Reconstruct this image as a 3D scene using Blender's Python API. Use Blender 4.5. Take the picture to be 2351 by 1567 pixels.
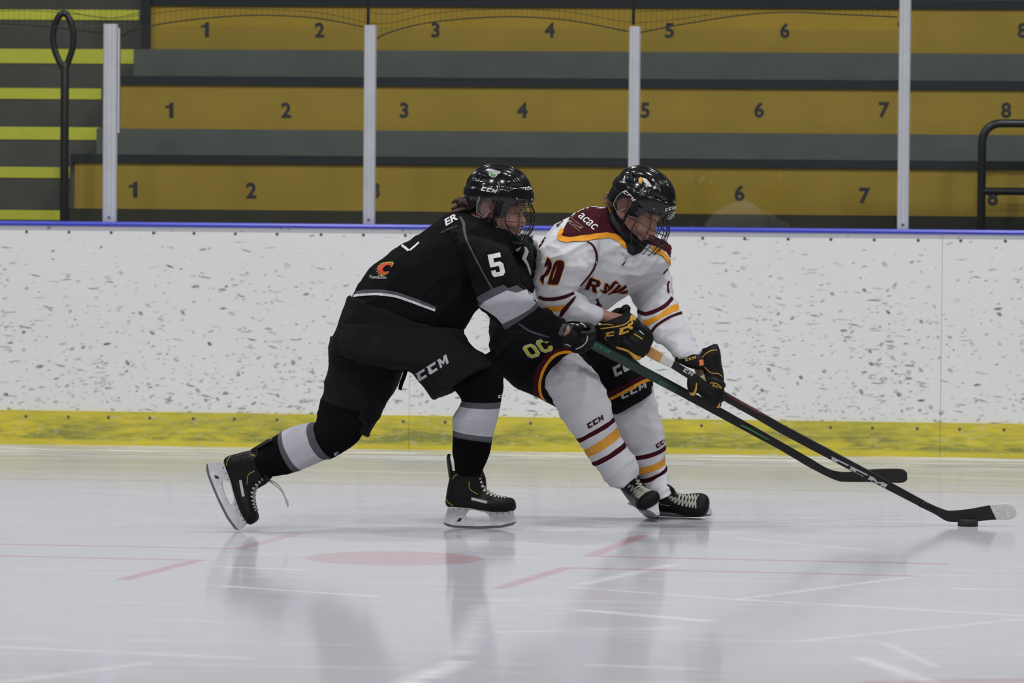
import bpy, bmesh, random
import numpy as np
from math import *
from mathutils import Vector, Matrix, noise, geometry
from mathutils.bvhtree import BVHTree

random.seed(7)
S = bpy.context.scene
COL = S.collection
for o in list(bpy.data.objects):
    bpy.data.objects.remove(o)

# ------------------------------------------------------------------ camera
FPX, IW, IH = 11000.0, 2351, 1567
CAMZ = 1.27
YAW, PITCH, ROLL = radians(6.2), radians(1.88), radians(0.48)
_f = Vector((-sin(YAW) * cos(PITCH), cos(YAW) * cos(PITCH), -sin(PITCH)))
_r = Vector((cos(YAW), sin(YAW), 0))
_u = _r.cross(_f)
_r2 = _r * cos(ROLL) + _u * sin(ROLL)
_u2 = -_r * sin(ROLL) + _u * cos(ROLL)
CAM = Vector((0, 0, CAMZ))
cd = bpy.data.cameras.new('camera')
cam = bpy.data.objects.new('camera', cd)
COL.objects.link(cam)
M = Matrix((_r2, _u2, -_f)).transposed().to_4x4()
M.translation = CAM
cam.matrix_world = M
cd.sensor_width = 36.0
cd.lens = FPX / IW * 36.0
cd.clip_start = 0.5
cd.clip_end = 200
cd.dof.use_dof = True
cd.dof.focus_distance = 17.7
cd.dof.aperture_fstop = 6.3
S.camera = cam

# ------------------------------------------------------------------ light
S.view_settings.view_transform = 'Standard'
S.view_settings.look = 'None'
S.view_settings.gamma = 1
S.view_settings.use_curve_mapping = False
S.view_settings.exposure = 0.0
wd = bpy.data.worlds.new('arena_air')
S.world = wd
wd.use_nodes = True
bg = wd.node_tree.nodes['Background']
bg.inputs[0].default_value = (0.93, 0.96, 1.0, 1)
bg.inputs[1].default_value = 0.10
LAMP_W = 165.0
for ly in (4.5, 12.0, 19.5):
    for lx in (-8.5, -4.2, 0.1, 4.4):
        ld = bpy.data.lights.new('arena_lamp', 'AREA')
        ld.shape = 'RECTANGLE'
        ld.size = 0.6
        ld.size_y = 0.22
        ld.energy = LAMP_W
        ld.color = (0.98, 0.985, 1.0)
        lo = bpy.data.objects.new('arena_lamp', ld)
        COL.objects.link(lo)
        lo.location = (lx, ly, 7.2)


def ray(x, y):
    return _f + _r2 * ((x - IW / 2) / FPX) - _u2 * ((y - IH / 2) / FPX)


def P(x, y, Y):
    """point of the place seen at photo position x, y and standing at depth Y"""
    d = ray(x, y)
    return CAM + d * (Y / d.y)


def G(x, y):
    d = ray(x, y)
    return CAM + d * (-CAMZ / d.z)


YW = 22.656          # rink face of the boards

# ------------------------------------------------------------------ materials
def srgb(r, g, b):
    def c(v):
        v /= 255.0
        return v / 12.92 if v <= 0.04045 else ((v + 0.055) / 1.055) ** 2.4
    return (c(r), c(g), c(b), 1)


def mat(name, col, rough=0.6, metal=0.0, spec=0.5, coat=0.0, sheen=0.0, bump=None, var=None, alpha=None):
    m = bpy.data.materials.new(name)
    m.use_nodes = True
    nt = m.node_tree
    b = nt.nodes['Principled BSDF']
    b.inputs['Base Color'].default_value = col
    b.inputs['Roughness'].default_value = rough
    b.inputs['Metallic'].default_value = metal
    b.inputs['Specular IOR Level'].default_value = spec
    b.inputs['Coat Weight'].default_value = coat
    b.inputs['Coat Roughness'].default_value = 0.08
    b.inputs['Sheen Weight'].default_value = sheen
    tc = nt.nodes.new('ShaderNodeTexCoord')
    if var:
        amt, scale = var
        n = nt.nodes.new('ShaderNodeTexNoise')
        n.inputs['Scale'].default_value = scale
        n.inputs['Detail'].default_value = 4
        nt.links.new(tc.outputs['Object'], n.inputs['Vector'])
        mx = nt.nodes.new('ShaderNodeMix')
        mx.data_type = 'RGBA'
        mx.inputs[6].default_value = tuple(c * (1 - amt) for c in col[:3]) + (1,)
        mx.inputs[7].default_value = tuple(min(1, c * (1 + amt)) for c in col[:3]) + (1,)
        nt.links.new(n.outputs[0], mx.inputs[0])
        nt.links.new(mx.outputs[2], b.inputs['Base Color'])
    if bump:
        st, scale = bump
        n = nt.nodes.new('ShaderNodeTexNoise')
        n.inputs['Scale'].default_value = scale
        n.inputs['Detail'].default_value = 3
        nt.links.new(tc.outputs['Object'], n.inputs['Vector'])
        bp = nt.nodes.new('ShaderNodeBump')
        bp.inputs['Strength'].default_value = st
        bp.inputs['Distance'].default_value = 0.01
        nt.links.new(n.outputs[0], bp.inputs['Height'])
        nt.links.new(bp.outputs[0], b.inputs['Normal'])
    return m


class NB:
    """small node helper"""
    def __init__(s, m):
        s.nt = m.node_tree
        s.L = s.nt.links.new

    def n(s, t, **kw):
        x = s.nt.nodes.new('ShaderNode' + t)
        for k, v in kw.items():
            setattr(x, k, v)
        return x

    def put(s, sock, v):
        if isinstance(v, (int, float)):
            sock.default_value = v
        elif isinstance(v, (tuple, list)):
            sock.default_value = v
        else:
            s.L(v, sock)

    def math(s, op, a, b=None, c=None, clamp=False):
        x = s.n('Math', operation=op)
        x.use_clamp = clamp
        s.put(x.inputs[0], a)
        if b is not None:
            s.put(x.inputs[1], b)
        if c is not None:
            s.put(x.inputs[2], c)
        return x.outputs[0]

    def noise(s, vec, scale, detail=3, rough=0.5):
        x = s.n('TexNoise')
        x.inputs['Scale'].default_value = scale
        x.inputs['Detail'].default_value = detail
        x.inputs['Roughness'].default_value = rough
        s.L(vec, x.inputs['Vector'])
        return x.outputs[0]

    def mapr(s, v, a, b, c=0.0, d=1.0):
        x = s.n('MapRange')
        s.put(x.inputs[0], v)
        for i, q in enumerate((a, b, c, d)):
            x.inputs[i + 1].default_value = q
        return x.outputs[0]

    def mix(s, f, a, b):
        x = s.n('Mix', data_type='RGBA')
        s.put(x.inputs[0], f)
        s.put(x.inputs[6], a)
        s.put(x.inputs[7], b)
        return x.outputs[2]

    def mapping(s, vec, scale=(1, 1, 1), rot=(0, 0, 0), loc=(0, 0, 0)):
        x = s.n('Mapping')
        x.inputs['Scale'].default_value = scale
        x.inputs['Rotation'].default_value = rot
        x.inputs['Location'].default_value = loc
        s.L(vec, x.inputs['Vector'])
        return x.outputs[0]


MAT = {}
MAT['black_jersey'] = mat('black_jersey', (0.0075, 0.0075, 0.0082, 1), 0.9, spec=0.06, bump=(0.25, 40))
MAT['black_pants'] = mat('black_pants', (0.0110, 0.0110, 0.0118, 1), 0.9, spec=0.08, bump=(0.2, 30))
MAT['black_sock'] = mat('black_sock', (0.0045, 0.0045, 0.005, 1), 0.95, spec=0.05)
MAT['navy_pants'] = mat('navy_pants', (0.0085, 0.0078, 0.0088, 1), 0.9, spec=0.07, bump=(0.2, 30))
MAT['white_jersey'] = mat('white_jersey', (0.60, 0.595, 0.625, 1), 0.85, spec=0.2, bump=(0.35, 18), var=(0.05, 12))
MAT['white_sock'] = mat('white_sock', (0.62, 0.615, 0.65, 1), 0.9, spec=0.15, bump=(0.4, 16), var=(0.06, 10))
MAT['grey_band'] = mat('grey_band', (0.085, 0.088, 0.10, 1), 0.85, spec=0.1)
MAT['light_band'] = mat('light_band', (0.44, 0.44, 0.475, 1), 0.9, spec=0.1, bump=(0.3, 20))
MAT['maroon'] = mat('maroon', (0.050, 0.008, 0.013, 1), 0.85, spec=0.08)
MAT['gold'] = mat('gold', (0.72, 0.30, 0.020, 1), 0.8, spec=0.2)
MAT['sock_gold'] = mat('sock_gold', (0.72, 0.33, 0.05, 1), 0.85, spec=0.2)
MAT['white_print'] = mat('white_print', (0.62, 0.62, 0.62, 1), 0.6)
MAT['silver_print'] = mat('silver_print', (0.42, 0.42, 0.43, 1), 0.5)
MAT['dark_trim'] = mat('dark_trim', (0.05, 0.052, 0.06, 1), 0.8)
MAT['olive_print'] = mat('olive_print', (0.42, 0.40, 0.06, 1), 0.7)
MAT['glove_black'] = mat('glove_black', (0.006, 0.006, 0.0065, 1), 0.6, spec=0.2, bump=(0.2, 60))
MAT['glove_gold'] = mat('glove_gold', (0.62, 0.33, 0.04, 1), 0.6)
MAT['helmet_black'] = mat('helmet_black', (0.005, 0.005, 0.0065, 1), 0.17, spec=0.45, coat=0.2)
MAT['helmet_matte'] = mat('helmet_matte', (0.007, 0.007, 0.008, 1), 0.55, spec=0.2)
MAT['cage_wire'] = mat('cage_wire', (0.010, 0.010, 0.012, 1), 0.35, spec=0.5)
MAT['skin'] = mat('skin', (0.38, 0.195, 0.15, 1), 0.55, spec=0.35, var=(0.10, 25))
MAT['lips'] = mat('lips', (0.30, 0.105, 0.09, 1), 0.5)
MAT['eye_white'] = mat('eye_white', (0.33, 0.28, 0.26, 1), 0.3)
MAT['eye_dark'] = mat('eye_dark', (0.02, 0.014, 0.01, 1), 0.2)
MAT['brow'] = mat('brow', (0.10, 0.05, 0.03, 1), 0.9)
MAT['hair_brown'] = mat('hair_brown', (0.05, 0.022, 0.012, 1), 0.6)
MAT['hair_fair'] = mat('hair_fair', (0.22, 0.14, 0.07, 1), 0.6)
MAT['boot'] = mat('boot', (0.007, 0.0066, 0.006, 1), 0.42, spec=0.18, bump=(0.5, 30), var=(0.4, 20))
MAT['toe_cap'] = mat('toe_cap', (0.007, 0.007, 0.008, 1), 0.55, spec=0.15)
MAT['lace'] = mat('lace', (0.42, 0.42, 0.36, 1), 0.85)
MAT['steel'] = mat('steel', (0.22, 0.22, 0.22, 1), 0.35, metal=0.8)
MAT['holder'] = mat('holder', (0.58, 0.58, 0.60, 1), 0.35, var=(0.30, 45))
MAT['volt'] = mat('volt', (0.45, 0.50, 0.02, 1), 0.5)
MAT['stick_black'] = mat('stick_black', (0.010, 0.010, 0.011, 1), 0.4, spec=0.3)
MAT['stick_green'] = mat('stick_green', (0.003, 0.022, 0.013, 1), 0.35)
MAT['green_print'] = mat('green_print', (0.01, 0.16, 0.07, 1), 0.4)
MAT['stick_red'] = mat('stick_red', (0.075, 0.008, 0.008, 1), 0.4)
MAT['tape_black'] = mat('tape_black', (0.015, 0.013, 0.013, 1), 0.9, bump=(0.6, 90))
MAT['tape_white'] = mat('tape_white', (0.58, 0.57, 0.54, 1), 0.85, bump=(0.6, 90), var=(0.2, 40))
MAT['tape_tan'] = mat('tape_tan', (0.48, 0.27, 0.09, 1), 0.85, bump=(0.6, 90), var=(0.25, 40))
MAT['rubber'] = mat('rubber', (0.010, 0.010, 0.010, 1), 0.7)
MAT['screw'] = mat('screw', (0.10, 0.09, 0.09, 1), 0.5)
MAT['orange'] = mat('orange', (0.75, 0.20, 0.06, 1), 0.6)
MAT['palm'] = mat('palm', (0.36, 0.33, 0.20, 1), 0.7)
MAT['flame_red'] = mat('flame_red', (0.62, 0.045, 0.02, 1), 0.6)
MAT['badge_green'] = mat('badge_green', (0.04, 0.28, 0.05, 1), 0.5)
MAT['blue_cap'] = mat('blue_cap', srgb(52, 62, 190), 0.35, spec=0.5)
MAT['seat_number'] = mat('seat_number', (0.022, 0.024, 0.030, 1), 0.7)
MAT['dark_plank'] = mat('dark_plank', (0.026, 0.030, 0.034, 1), 0.7, spec=0.2)
MAT['low_riser'] = mat('low_riser', (0.052, 0.050, 0.038, 1), 0.9, spec=0.1, var=(0.15, 4))
MAT['gold_ply'] = mat('gold_ply', (0.36, 0.245, 0.034, 1), 0.6, spec=0.2, var=(0.16, 3))
MAT['concrete'] = mat('concrete', (0.100, 0.112, 0.098, 1), 0.85, var=(0.2, 5), bump=(0.3, 20))
MAT['stair_concrete'] = mat('stair_concrete', (0.085, 0.082, 0.072, 1), 0.9, var=(0.25, 6))
MAT['nosing'] = mat('nosing', (0.60, 0.62, 0.05, 1), 0.6, var=(0.1, 8))
MAT['rail_black'] = mat('rail_black', (0.014, 0.015, 0.018, 1), 0.3, spec=0.5)
MAT['post_alu'] = mat('post_alu', (0.52, 0.53, 0.56, 1), 0.35, metal=0.25, var=(0.12, 14))
MAT['net'] = mat('net', (0.02, 0.022, 0.018, 1), 0.8)
MAT['wall_grey'] = mat('wall_grey', (0.10, 0.11, 0.11, 1), 0.9)
MAT['clear_guard'] = mat('clear_guard', (0.75, 0.75, 0.75, 1), 0.08)


def clear(m, fac, tint=(1, 1, 1, 1), rough=0.05):
    nb = NB(m)
    nt = m.node_tree
    out = [n for n in nt.nodes if n.type == 'OUTPUT_MATERIAL'][0]
    tr = nb.n('BsdfTransparent')
    tr.inputs[0].default_value = tint
    gl = nb.n('BsdfGlossy')
    gl.inputs['Roughness'].default_value = rough
    gl.inputs[0].default_value = (1, 1, 1, 1)
    mx = nb.n('MixShader')
    fr = nb.n('Fresnel')
    fr.inputs[0].default_value = 1.45
    nb.L(nb.math('MULTIPLY', fr.outputs[0], fac), mx.inputs[0])
    nb.L(tr.outputs[0], mx.inputs[1])
    nb.L(gl.outputs[0], mx.inputs[2])
    nb.L(mx.outputs[0], out.inputs[0])


clear(MAT['clear_guard'], 1.3, (0.92, 0.92, 0.93, 1), 0.06)
MAT['glass'] = mat('glass', (1, 1, 1, 1))
clear(MAT['glass'], 1.0, (0.95, 0.96, 0.95, 1), 0.02)


def board_material():
    m = mat('board_white', (0.8, 0.8, 0.8, 1), 0.4, spec=0.4)
    nb = NB(m)
    b = m.node_tree.nodes['Principled BSDF']
    tc = nb.n('TexCoord').outputs['Object']
    sep = nb.n('SeparateXYZ')
    nb.L(tc, sep.inputs[0])
    z = sep.outputs[2]
    dens = nb.mapr(z, 0.16, 0.98, 1.15, 0.12)
    patch = nb.noise(tc, 2.2, 2)
    dens = nb.math('MULTIPLY', dens, nb.mapr(patch, 0.3, 0.62, 0.55, 1.25))
    total = None
    # (scale x, scale z, rotation, radius, share of cells, strength)
    layers = [(15, 44, 0.12, 0.30, 0.36, 0.85), (11, 60, -0.15, 0.30, 0.34, 0.75), (24, 38, 0.55, 0.30, 0.34, 0.70),
              (7, 75, 0.03, 0.26, 0.30, 0.7), (20, 30, -0.7, 0.27, 0.24, 0.95), (3.2, 90, -0.3, 0.13, 0.30, 0.4),
              (13, 24, -0.4, 0.24, 0.26, 0.5), (30, 80, 0.2, 0.34, 0.40, 0.6), (2.4, 70, 0.22, 0.10, 0.25, 0.35)]
    for i, (sx, sz, rot, rad, share, stg) in enumerate(layers):
        vec = nb.mapping(tc, rot=(0, rot, 0), loc=(i * 3.1, 0, i * 1.7))
        wob = nb.n('TexNoise')
        wob.inputs['Scale'].default_value = 14
        nb.L(vec, wob.inputs['Vector'])
        vm = nb.n('VectorMath', operation='MULTIPLY_ADD')
        nb.L(wob.outputs['Color'], vm.inputs[0])
        vm.inputs[1].default_value = (0.03, 0, 0.02)
        nb.L(vec, vm.inputs[2])
        vec = nb.mapping(vm.outputs[0], scale=(sx, 0.001, sz))
        v = nb.n('TexVoronoi')
        v.inputs['Scale'].default_value = 1
        v.inputs['Randomness'].default_value = 1
        nb.L(vec, v.inputs['Vector'])
        sc = nb.n('SeparateColor')
        nb.L(v.outputs['Color'], sc.inputs[0])
        on = nb.math('LESS_THAN', sc.outputs[0], nb.math('MULTIPLY', dens, share * 1.35))
        r = nb.math('MULTIPLY', nb.mapr(sc.outputs[1], 0, 1, 0.4, 1.0), rad * 1.25)
        d = nb.math('DIVIDE', v.outputs['Distance'], r)
        core = nb.mapr(d, 0.55, 1.0, 1.0, 0.0)
        k = nb.math('MULTIPLY', nb.math('MULTIPLY', core, on), nb.math('MULTIPLY', nb.mapr(sc.outputs[2], 0, 1, 0.3, 1.0), min(1, stg * 1.2)))
        total = k if total is None else nb.math('MAXIMUM', total, k)
    gr = nb.noise(nb.mapping(tc, scale=(30, 1, 60)), 1.0, 4, 0.7)
    total = nb.math('MULTIPLY', total, nb.mapr(gr, 0.3, 0.6, 0.5, 1.0))
    base = nb.mix(nb.noise(tc, 1.5, 3), (0.71, 0.71, 0.692, 1), (0.76, 0.76, 0.742, 1))
    nb.L(nb.mix(total, base, (0.07, 0.08, 0.075, 1)), b.inputs['Base Color'])
    return m


def kick_material():
    m = mat('kick_yellow', (0.7, 0.6, 0.05, 1), 0.45)
    nb = NB(m)
    b = m.node_tree.nodes['Principled BSDF']
    tc = nb.n('TexCoord').outputs['Object']
    n1 = nb.noise(nb.mapping(tc, scale=(9, 1, 55)), 1.0, 5, 0.65)
    n2 = nb.noise(nb.mapping(tc, scale=(3, 1, 9)), 1.0, 3)
    sep = nb.n('SeparateXYZ')
    nb.L(tc, sep.inputs[0])
    low = nb.mapr(sep.outputs[2], 0.14, 0.03, 0.0, 1.0)
    rim = nb.mapr(sep.outputs[2], 0.035, 0.02, 0.0, 1.0)
    g = nb.math('ADD', nb.mapr(n1, 0.38, 0.66, 0, 0.95), nb.mapr(n2, 0.42, 0.66, 0.0, 0.6))
    g = nb.math('MULTIPLY', g, nb.mapr(low, 0, 1, 0.45, 1.1), clamp=True)
    g = nb.math('MULTIPLY', g, nb.math('SUBTRACT', 1.0, nb.math('MULTIPLY', rim, 0.8)))
    c = nb.mix(g, (0.66, 0.55, 0.035, 1), (0.24, 0.25, 0.05, 1))
    ch = nb.noise(nb.mapping(tc, scale=(26, 1, 70)), 1.0, 4, 0.7)
    c = nb.mix(nb.mapr(ch, 0.56, 0.74, 0, 0.8), c, (0.55, 0.54, 0.35, 1))
    nb.L(c, b.inputs['Base Color'])
    return m


def ice_material(lines, dots, streaks):
    m = mat('ice', (0.8, 0.8, 0.8, 1), 0.35)
    nb = NB(m)
    nt = m.node_tree
    b = nt.nodes['Principled BSDF']
    out = [n for n in nt.nodes if n.type == 'OUTPUT_MATERIAL'][0]
    geo = nb.n('NewGeometry').outputs['Position']
    sep = nb.n('SeparateXYZ')
    nb.L(geo, sep.inputs[0])
    X, Y = sep.outputs[0], sep.outputs[1]

    def seg(a, c, w, soft):
        dx, dy = c[0] - a[0], c[1] - a[1]
        L2 = dx * dx + dy * dy
        px = nb.math('SUBTRACT', X, a[0])
        py = nb.math('SUBTRACT', Y, a[1])
        t = nb.math('ADD', nb.math('MULTIPLY', px, dx / L2), nb.math('MULTIPLY', py, dy / L2), clamp=True)
        ex = nb.math('SUBTRACT', px, nb.math('MULTIPLY', t, dx))
        ey = nb.math('SUBTRACT', py, nb.math('MULTIPLY', t, dy))
        d = nb.math('SQRT', nb.math('ADD', nb.math('MULTIPLY', ex, ex), nb.math('MULTIPLY', ey, ey)))
        return nb.mapr(d, w / 2 + soft, w / 2 - soft, 0, 1)

    red = None
    for (a, c, w, k) in lines:
        s = nb.math('MULTIPLY', seg(a, c, w, 0.012), k)
        red = s if red is None else nb.math('MAXIMUM', red, s)
    for (c, r, k) in dots:
        px = nb.math('SUBTRACT', X, c[0])
        py = nb.math('SUBTRACT', Y, c[1])
        d = nb.math('SQRT', nb.math('ADD', nb.math('MULTIPLY', px, px), nb.math('MULTIPLY', py, py)))
        red = nb.math('MAXIMUM', red, nb.math('MULTIPLY', nb.mapr(d, r + 0.012, r - 0.012), k))
    # snow and scratches
    s1 = nb.noise(nb.mapping(geo, scale=(0.8, 6, 1), rot=(0, 0, 0.12)), 1.0, 4, 0.6)
    s2 = nb.noise(nb.mapping(geo, scale=(1.2, 8, 1), rot=(0, 0, -0.3)), 1.0, 4, 0.6)
    fine = nb.noise(nb.mapping(geo, scale=(5, 22, 1)), 1.0, 5, 0.7)
    snow = nb.math('ADD', nb.mapr(s1, 0.55, 0.75, 0, 0.28), nb.mapr(s2, 0.58, 0.78, 0, 0.25))
    near = nb.mapr(Y, YW - 1.3, YW - 0.45, 0, 1)
    shave = nb.math('MULTIPLY', near, nb.mapr(nb.noise(nb.mapping(geo, scale=(1.6, 7, 1)), 1.0, 5, 0.65), 0.47, 0.58, 0, 1))
    snow = nb.math('ADD', snow, shave, clamp=True)
    for (a, c, w, k) in streaks:
        s = nb.math('MULTIPLY', seg(a, c, w, w * 0.45), nb.math('MULTIPLY', nb.mapr(fine, 0.35, 0.6, 0.25, 1), k))
        snow = nb.math('MAXIMUM', snow, s)
    base = nb.mix(nb.mapr(fine, 0.3, 0.7), (0.465, 0.465, 0.495, 1), (0.50, 0.50, 0.53, 1))
    base = nb.mix(snow, base, (0.70, 0.70, 0.72, 1))
    redn = nb.math('MULTIPLY', red, nb.mapr(fine, 0.25, 0.7, 1.0, 0.6))
    base = nb.mix(redn, base, (0.40, 0.12, 0.15, 1))
    nb.L(base, b.inputs['Base Color'])
    b.inputs['Specular IOR Level'].default_value = 0.0
    b.inputs['Roughness'].default_value = 0.9
    gl = nb.n('BsdfGlossy')
    gl.inputs[0].default_value = (0.97, 0.97, 1.0, 1)
    nb.L(nb.mapr(fine, 0.3, 0.7, 0.05, 0.15), gl.inputs['Roughness'])
    bp = nb.n('Bump')
    bp.inputs['Strength'].default_value = 0.012
    bp.inputs['Distance'].default_value = 0.01
    nb.L(s1, bp.inputs['Height'])
    nb.L(bp.outputs[0], gl.inputs['Normal'])
    mx = nb.n('MixShader')
    fr = nb.n('Fresnel')
    fr.inputs[0].default_value = 1.31
    f = nb.math('MULTIPLY', fr.outputs[0], nb.mapr(snow, 0, 1, ICE_MIRROR, ICE_MIRROR * 0.35))
    nb.L(f, mx.inputs[0])
    nb.L(b.outputs[0], mx.inputs[1])
    nb.L(gl.outputs[0], mx.inputs[2])
    nb.L(mx.outputs[0], out.inputs[0])
    return m


ICE_MIRROR = 0.64

# ------------------------------------------------------------------ scene graph helpers
def tag(o, label=None, cat=None, group=None, kind=None):
    if label:
        o['label'] = label
    if cat:
        o['category'] = cat
    if group:
        o['group'] = group
    if kind:
        o['kind'] = kind
    return o


def empty(name, loc, label, cat, group=None, kind=None):
    o = bpy.data.objects.new(name, None)
    o.empty_display_size = 0.1
    COL.objects.link(o)
    o.location = loc
    return tag(o, label, cat, group, kind)


def link(name, me, parent=None, label=None):
    o = bpy.data.objects.new(name, me)
    COL.objects.link(o)
    if parent is not None:
        o.parent = parent
        o.matrix_parent_inverse = world_of(parent).inverted()
    if label:
        o['label'] = label
    return o


def world_of(o):
    # objects here are only translated or carry a set matrix; compose without a depsgraph update
    m = o.matrix_basis.copy()
    if o.parent is not None:
        m = world_of(o.parent) @ o.matrix_parent_inverse @ m
    return m


def mesh(name, verts, faces, mats, smooth=True, mids=None):
    me = bpy.data.meshes.new(name)
    me.from_pydata([tuple(v) for v in verts], [], faces)
    for mm in (mats if isinstance(mats, (list, tuple)) else [mats]):
        me.materials.append(MAT[mm] if isinstance(mm, str) else mm)
    if mids is not None:
        me.polygons.foreach_set('material_index', mids)
    me.polygons.foreach_set('use_smooth', [smooth] * len(me.polygons))
    me.update()
    return me


class MB:
    """collects verts and faces of one mesh"""
    def __init__(s):
        s.v, s.f, s.m = [], [], []

    def add(s, vf, m=0):
        n = len(s.v)
        s.v += [Vector(v) for v in vf[0]]
        s.f += [tuple(i + n for i in f) for f in vf[1]]
        s.m += (vf[2] if len(vf) > 2 else [m] * len(vf[1]))
        return s

    def xf(s, M):
        s.v = [M @ v for v in s.v]
        return s

    def build(s, name, mats, parent=None, smooth=True, label=None):
        me = mesh(name, s.v, s.f, mats, smooth, s.m)
        fixn(me)
        return link(name, me, parent, label)


def fixn(me):
    bm = bmesh.new()
    bm.from_mesh(me)
    bmesh.ops.recalc_face_normals(bm, faces=bm.faces)
    bm.to_mesh(me)
    bm.free()


def box(x0, x1, y0, y1, z0, z1):
    v = [(x, y, z) for z in (z0, z1) for y in (y0, y1) for x in (x0, x1)]
    return v, [(0, 2, 3, 1), (4, 5, 7, 6), (0, 1, 5, 4), (2, 6, 7, 3), (0, 4, 6, 2), (1, 3, 7, 5)]


def cr(p0, p1, p2, p3, t):
    return 0.5 * ((2 * p1) + (p2 - p0) * t + (2 * p0 - 5 * p1 + 4 * p2 - p3) * t * t + (3 * p1 - p0 - 3 * p2 + p3) * t ** 3)


def rings_to_mesh(rings, caps=(True, True), segm=None):
    n = len(rings[0])
    v = [p for r in rings for p in r]
    f, mi = [], []
    for i in range(len(rings) - 1):
        for j in range(n):
            k = (j + 1) % n
            f.append((i * n + j, i * n + k, (i + 1) * n + k, (i + 1) * n + j))
            mi.append(segm[i] if segm else 0)
    for end, i in ((0, 0), (1, len(rings) - 1)):
        if caps[end]:
            c = sum((Vector(p) for p in rings[i]), Vector()) / n
            v.append(c)
            ci = len(v) - 1
            for j in range(n):
                k = (j + 1) % n
                f.append((i * n + j, i * n + k, ci) if end else (i * n + k, i * n + j, ci))
                mi.append(segm[min(i, len(rings) - 2)] if segm else 0)
    return v, f, mi


def se(c, e):
    return copysign(abs(c) ** e, c)


def loft(secs, n=36, sub=5, ex=1.0, caps=(True, True), linear=False, segmats=None, dy=0.0, wob=0.0):
    """secs: (ax, ay, bx, by, Y, hd[, tilt[, dYb]]) - silhouette points a and b of a ring, its depth, half depth,
    how far the near side of the ring leans back towards the previous section, extra depth of b"""
    A, B, T = [], [], []
    for s in secs:
        Y, hd = s[4] + dy, s[5]
        tilt = s[6] if len(s) > 6 else 0.0
        db = s[7] if len(s) > 7 else 0.0
        A.append(P(s[0], s[1], Y - db / 2))
        B.append(P(s[2], s[3], Y + db / 2))
        T.append(Vector((hd, tilt, 0)))
    N = len(secs)
    rows, sm = [], []
    Cn = [(a + b) / 2 for a, b in zip(A, B)]
    for i in range(N - 1):
        for q in range(sub):
            rows.append((i, q / sub))
            sm.append(segmats[i] if segmats else 0)
    rows.append((N - 2, 1.0))
    out = []

    def ip(L, i, t):
        if linear:
            return L[i].lerp(L[i + 1], t)
        p0 = L[i - 1] if i > 0 else L[i] * 2 - L[i + 1]
        p3 = L[i + 2] if i + 2 < N else L[i + 1] * 2 - L[i]
        return cr(p0, L[i], L[i + 1], p3, t)
    for (i, t) in rows:
        a, b, tt = ip(A, i, t), ip(B, i, t), ip(T, i, t)
        c = (a + b) / 2
        U = (a - b) / 2
        ax = (Cn[i + 1] - Cn[i]).normalized()
        V = Vector((0, tt.x, 0)) + ax * tt.y
        ring = []
        for j in range(n):
            th = 2 * pi * j / n
            p = c + U * se(cos(th), ex) + V * se(sin(th), ex)
            if wob:
                p += Vector((noise.noise(p * 9), 0, noise.noise(p * 9 + Vector((7, 3, 1))))) * wob
            ring.append(p)
        out.append(ring)
    return rings_to_mesh(out, caps, sm)


def tube(pts, rad, n=12, caps=True, sub=1, flat=None):
    """round tube through world points; rad a number or a list"""
    pts = [Vector(p) for p in pts]
    R = rad if isinstance(rad, (list, tuple)) else [rad] * len(pts)
    if sub > 1:
        q, rr = [], []
        N = len(pts)
        for i in range(N - 1):
            p0 = pts[i - 1] if i else pts[0] * 2 - pts[1]
            p3 = pts[i + 2] if i + 2 < N else pts[-1] * 2 - pts[-2]
            for k in range(sub):
                t = k / sub
                q.append(cr(p0, pts[i], pts[i + 1], p3, t))
                rr.append(R[i] * (1 - t) + R[i + 1] * t)
        q.append(pts[-1])
        rr.append(R[-1])
        pts, R = q, rr
    rings = []
    up = None
    N = len(pts)
    for i, p in enumerate(pts):
        d = (pts[min(i + 1, N - 1)] - pts[max(i - 1, 0)])
        d = d.normalized() if d.length > 1e-9 else Vector((0, 0, 1))
        if up is None:
            up = Vector((0, 0, 1)) if abs(d.z) < 0.9 else Vector((1, 0, 0))
        a = d.cross(up).normalized()
        b = a.cross(d).normalized()
        up = b
        rings.append([p + (a * cos(2 * pi * j / n) + b * sin(2 * pi * j / n)) * R[i] for j in range(n)])
    if caps:   # rounded ends
        def endr(p, ring, d, r):
            res = []
            for k in (0.5, 0.87):
                c = sqrt(1 - k * k)
                res.append([p + (q - p) * c + d * (r * k) for q in ring])
            return res
        d0 = (pts[0] - pts[1]).normalized()
        d1 = (pts[-1] - pts[-2]).normalized()
        rings = list(reversed(endr(pts[0], rings[0], d0, R[0]))) + rings + endr(pts[-1], rings[-1], d1, R[-1])
    return rings_to_mesh(rings, (True, True))


def tube_px(pts, n=12, sub=4):
    """pts (px, py, Y, radius in metres)"""
    return tube([P(a, b, Y) for a, b, Y, r in pts], [q[3] for q in pts], n, True, sub)


def ball(c, r, M=None, nu=20, nv=12):
    r = r if isinstance(r, (tuple, list)) else (r, r, r)
    rings = []
    for i in range(1, nv):
        ph = pi * i / nv
        rings.append([Vector((c[0] + r[0] * sin(ph) * cos(2 * pi * j / nu), c[1] + r[1] * sin(ph) * sin(2 * pi * j / nu),
                              c[2] + r[2] * cos(ph))) for j in range(nu)])
    v, f, m = rings_to_mesh(rings)
    v[-2] = Vector((c[0], c[1], c[2] + r[2]))
    v[-1] = Vector((c[0], c[1], c[2] - r[2]))
    if M is not None:
        v = [M @ p for p in v]
    return v, f, m


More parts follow.
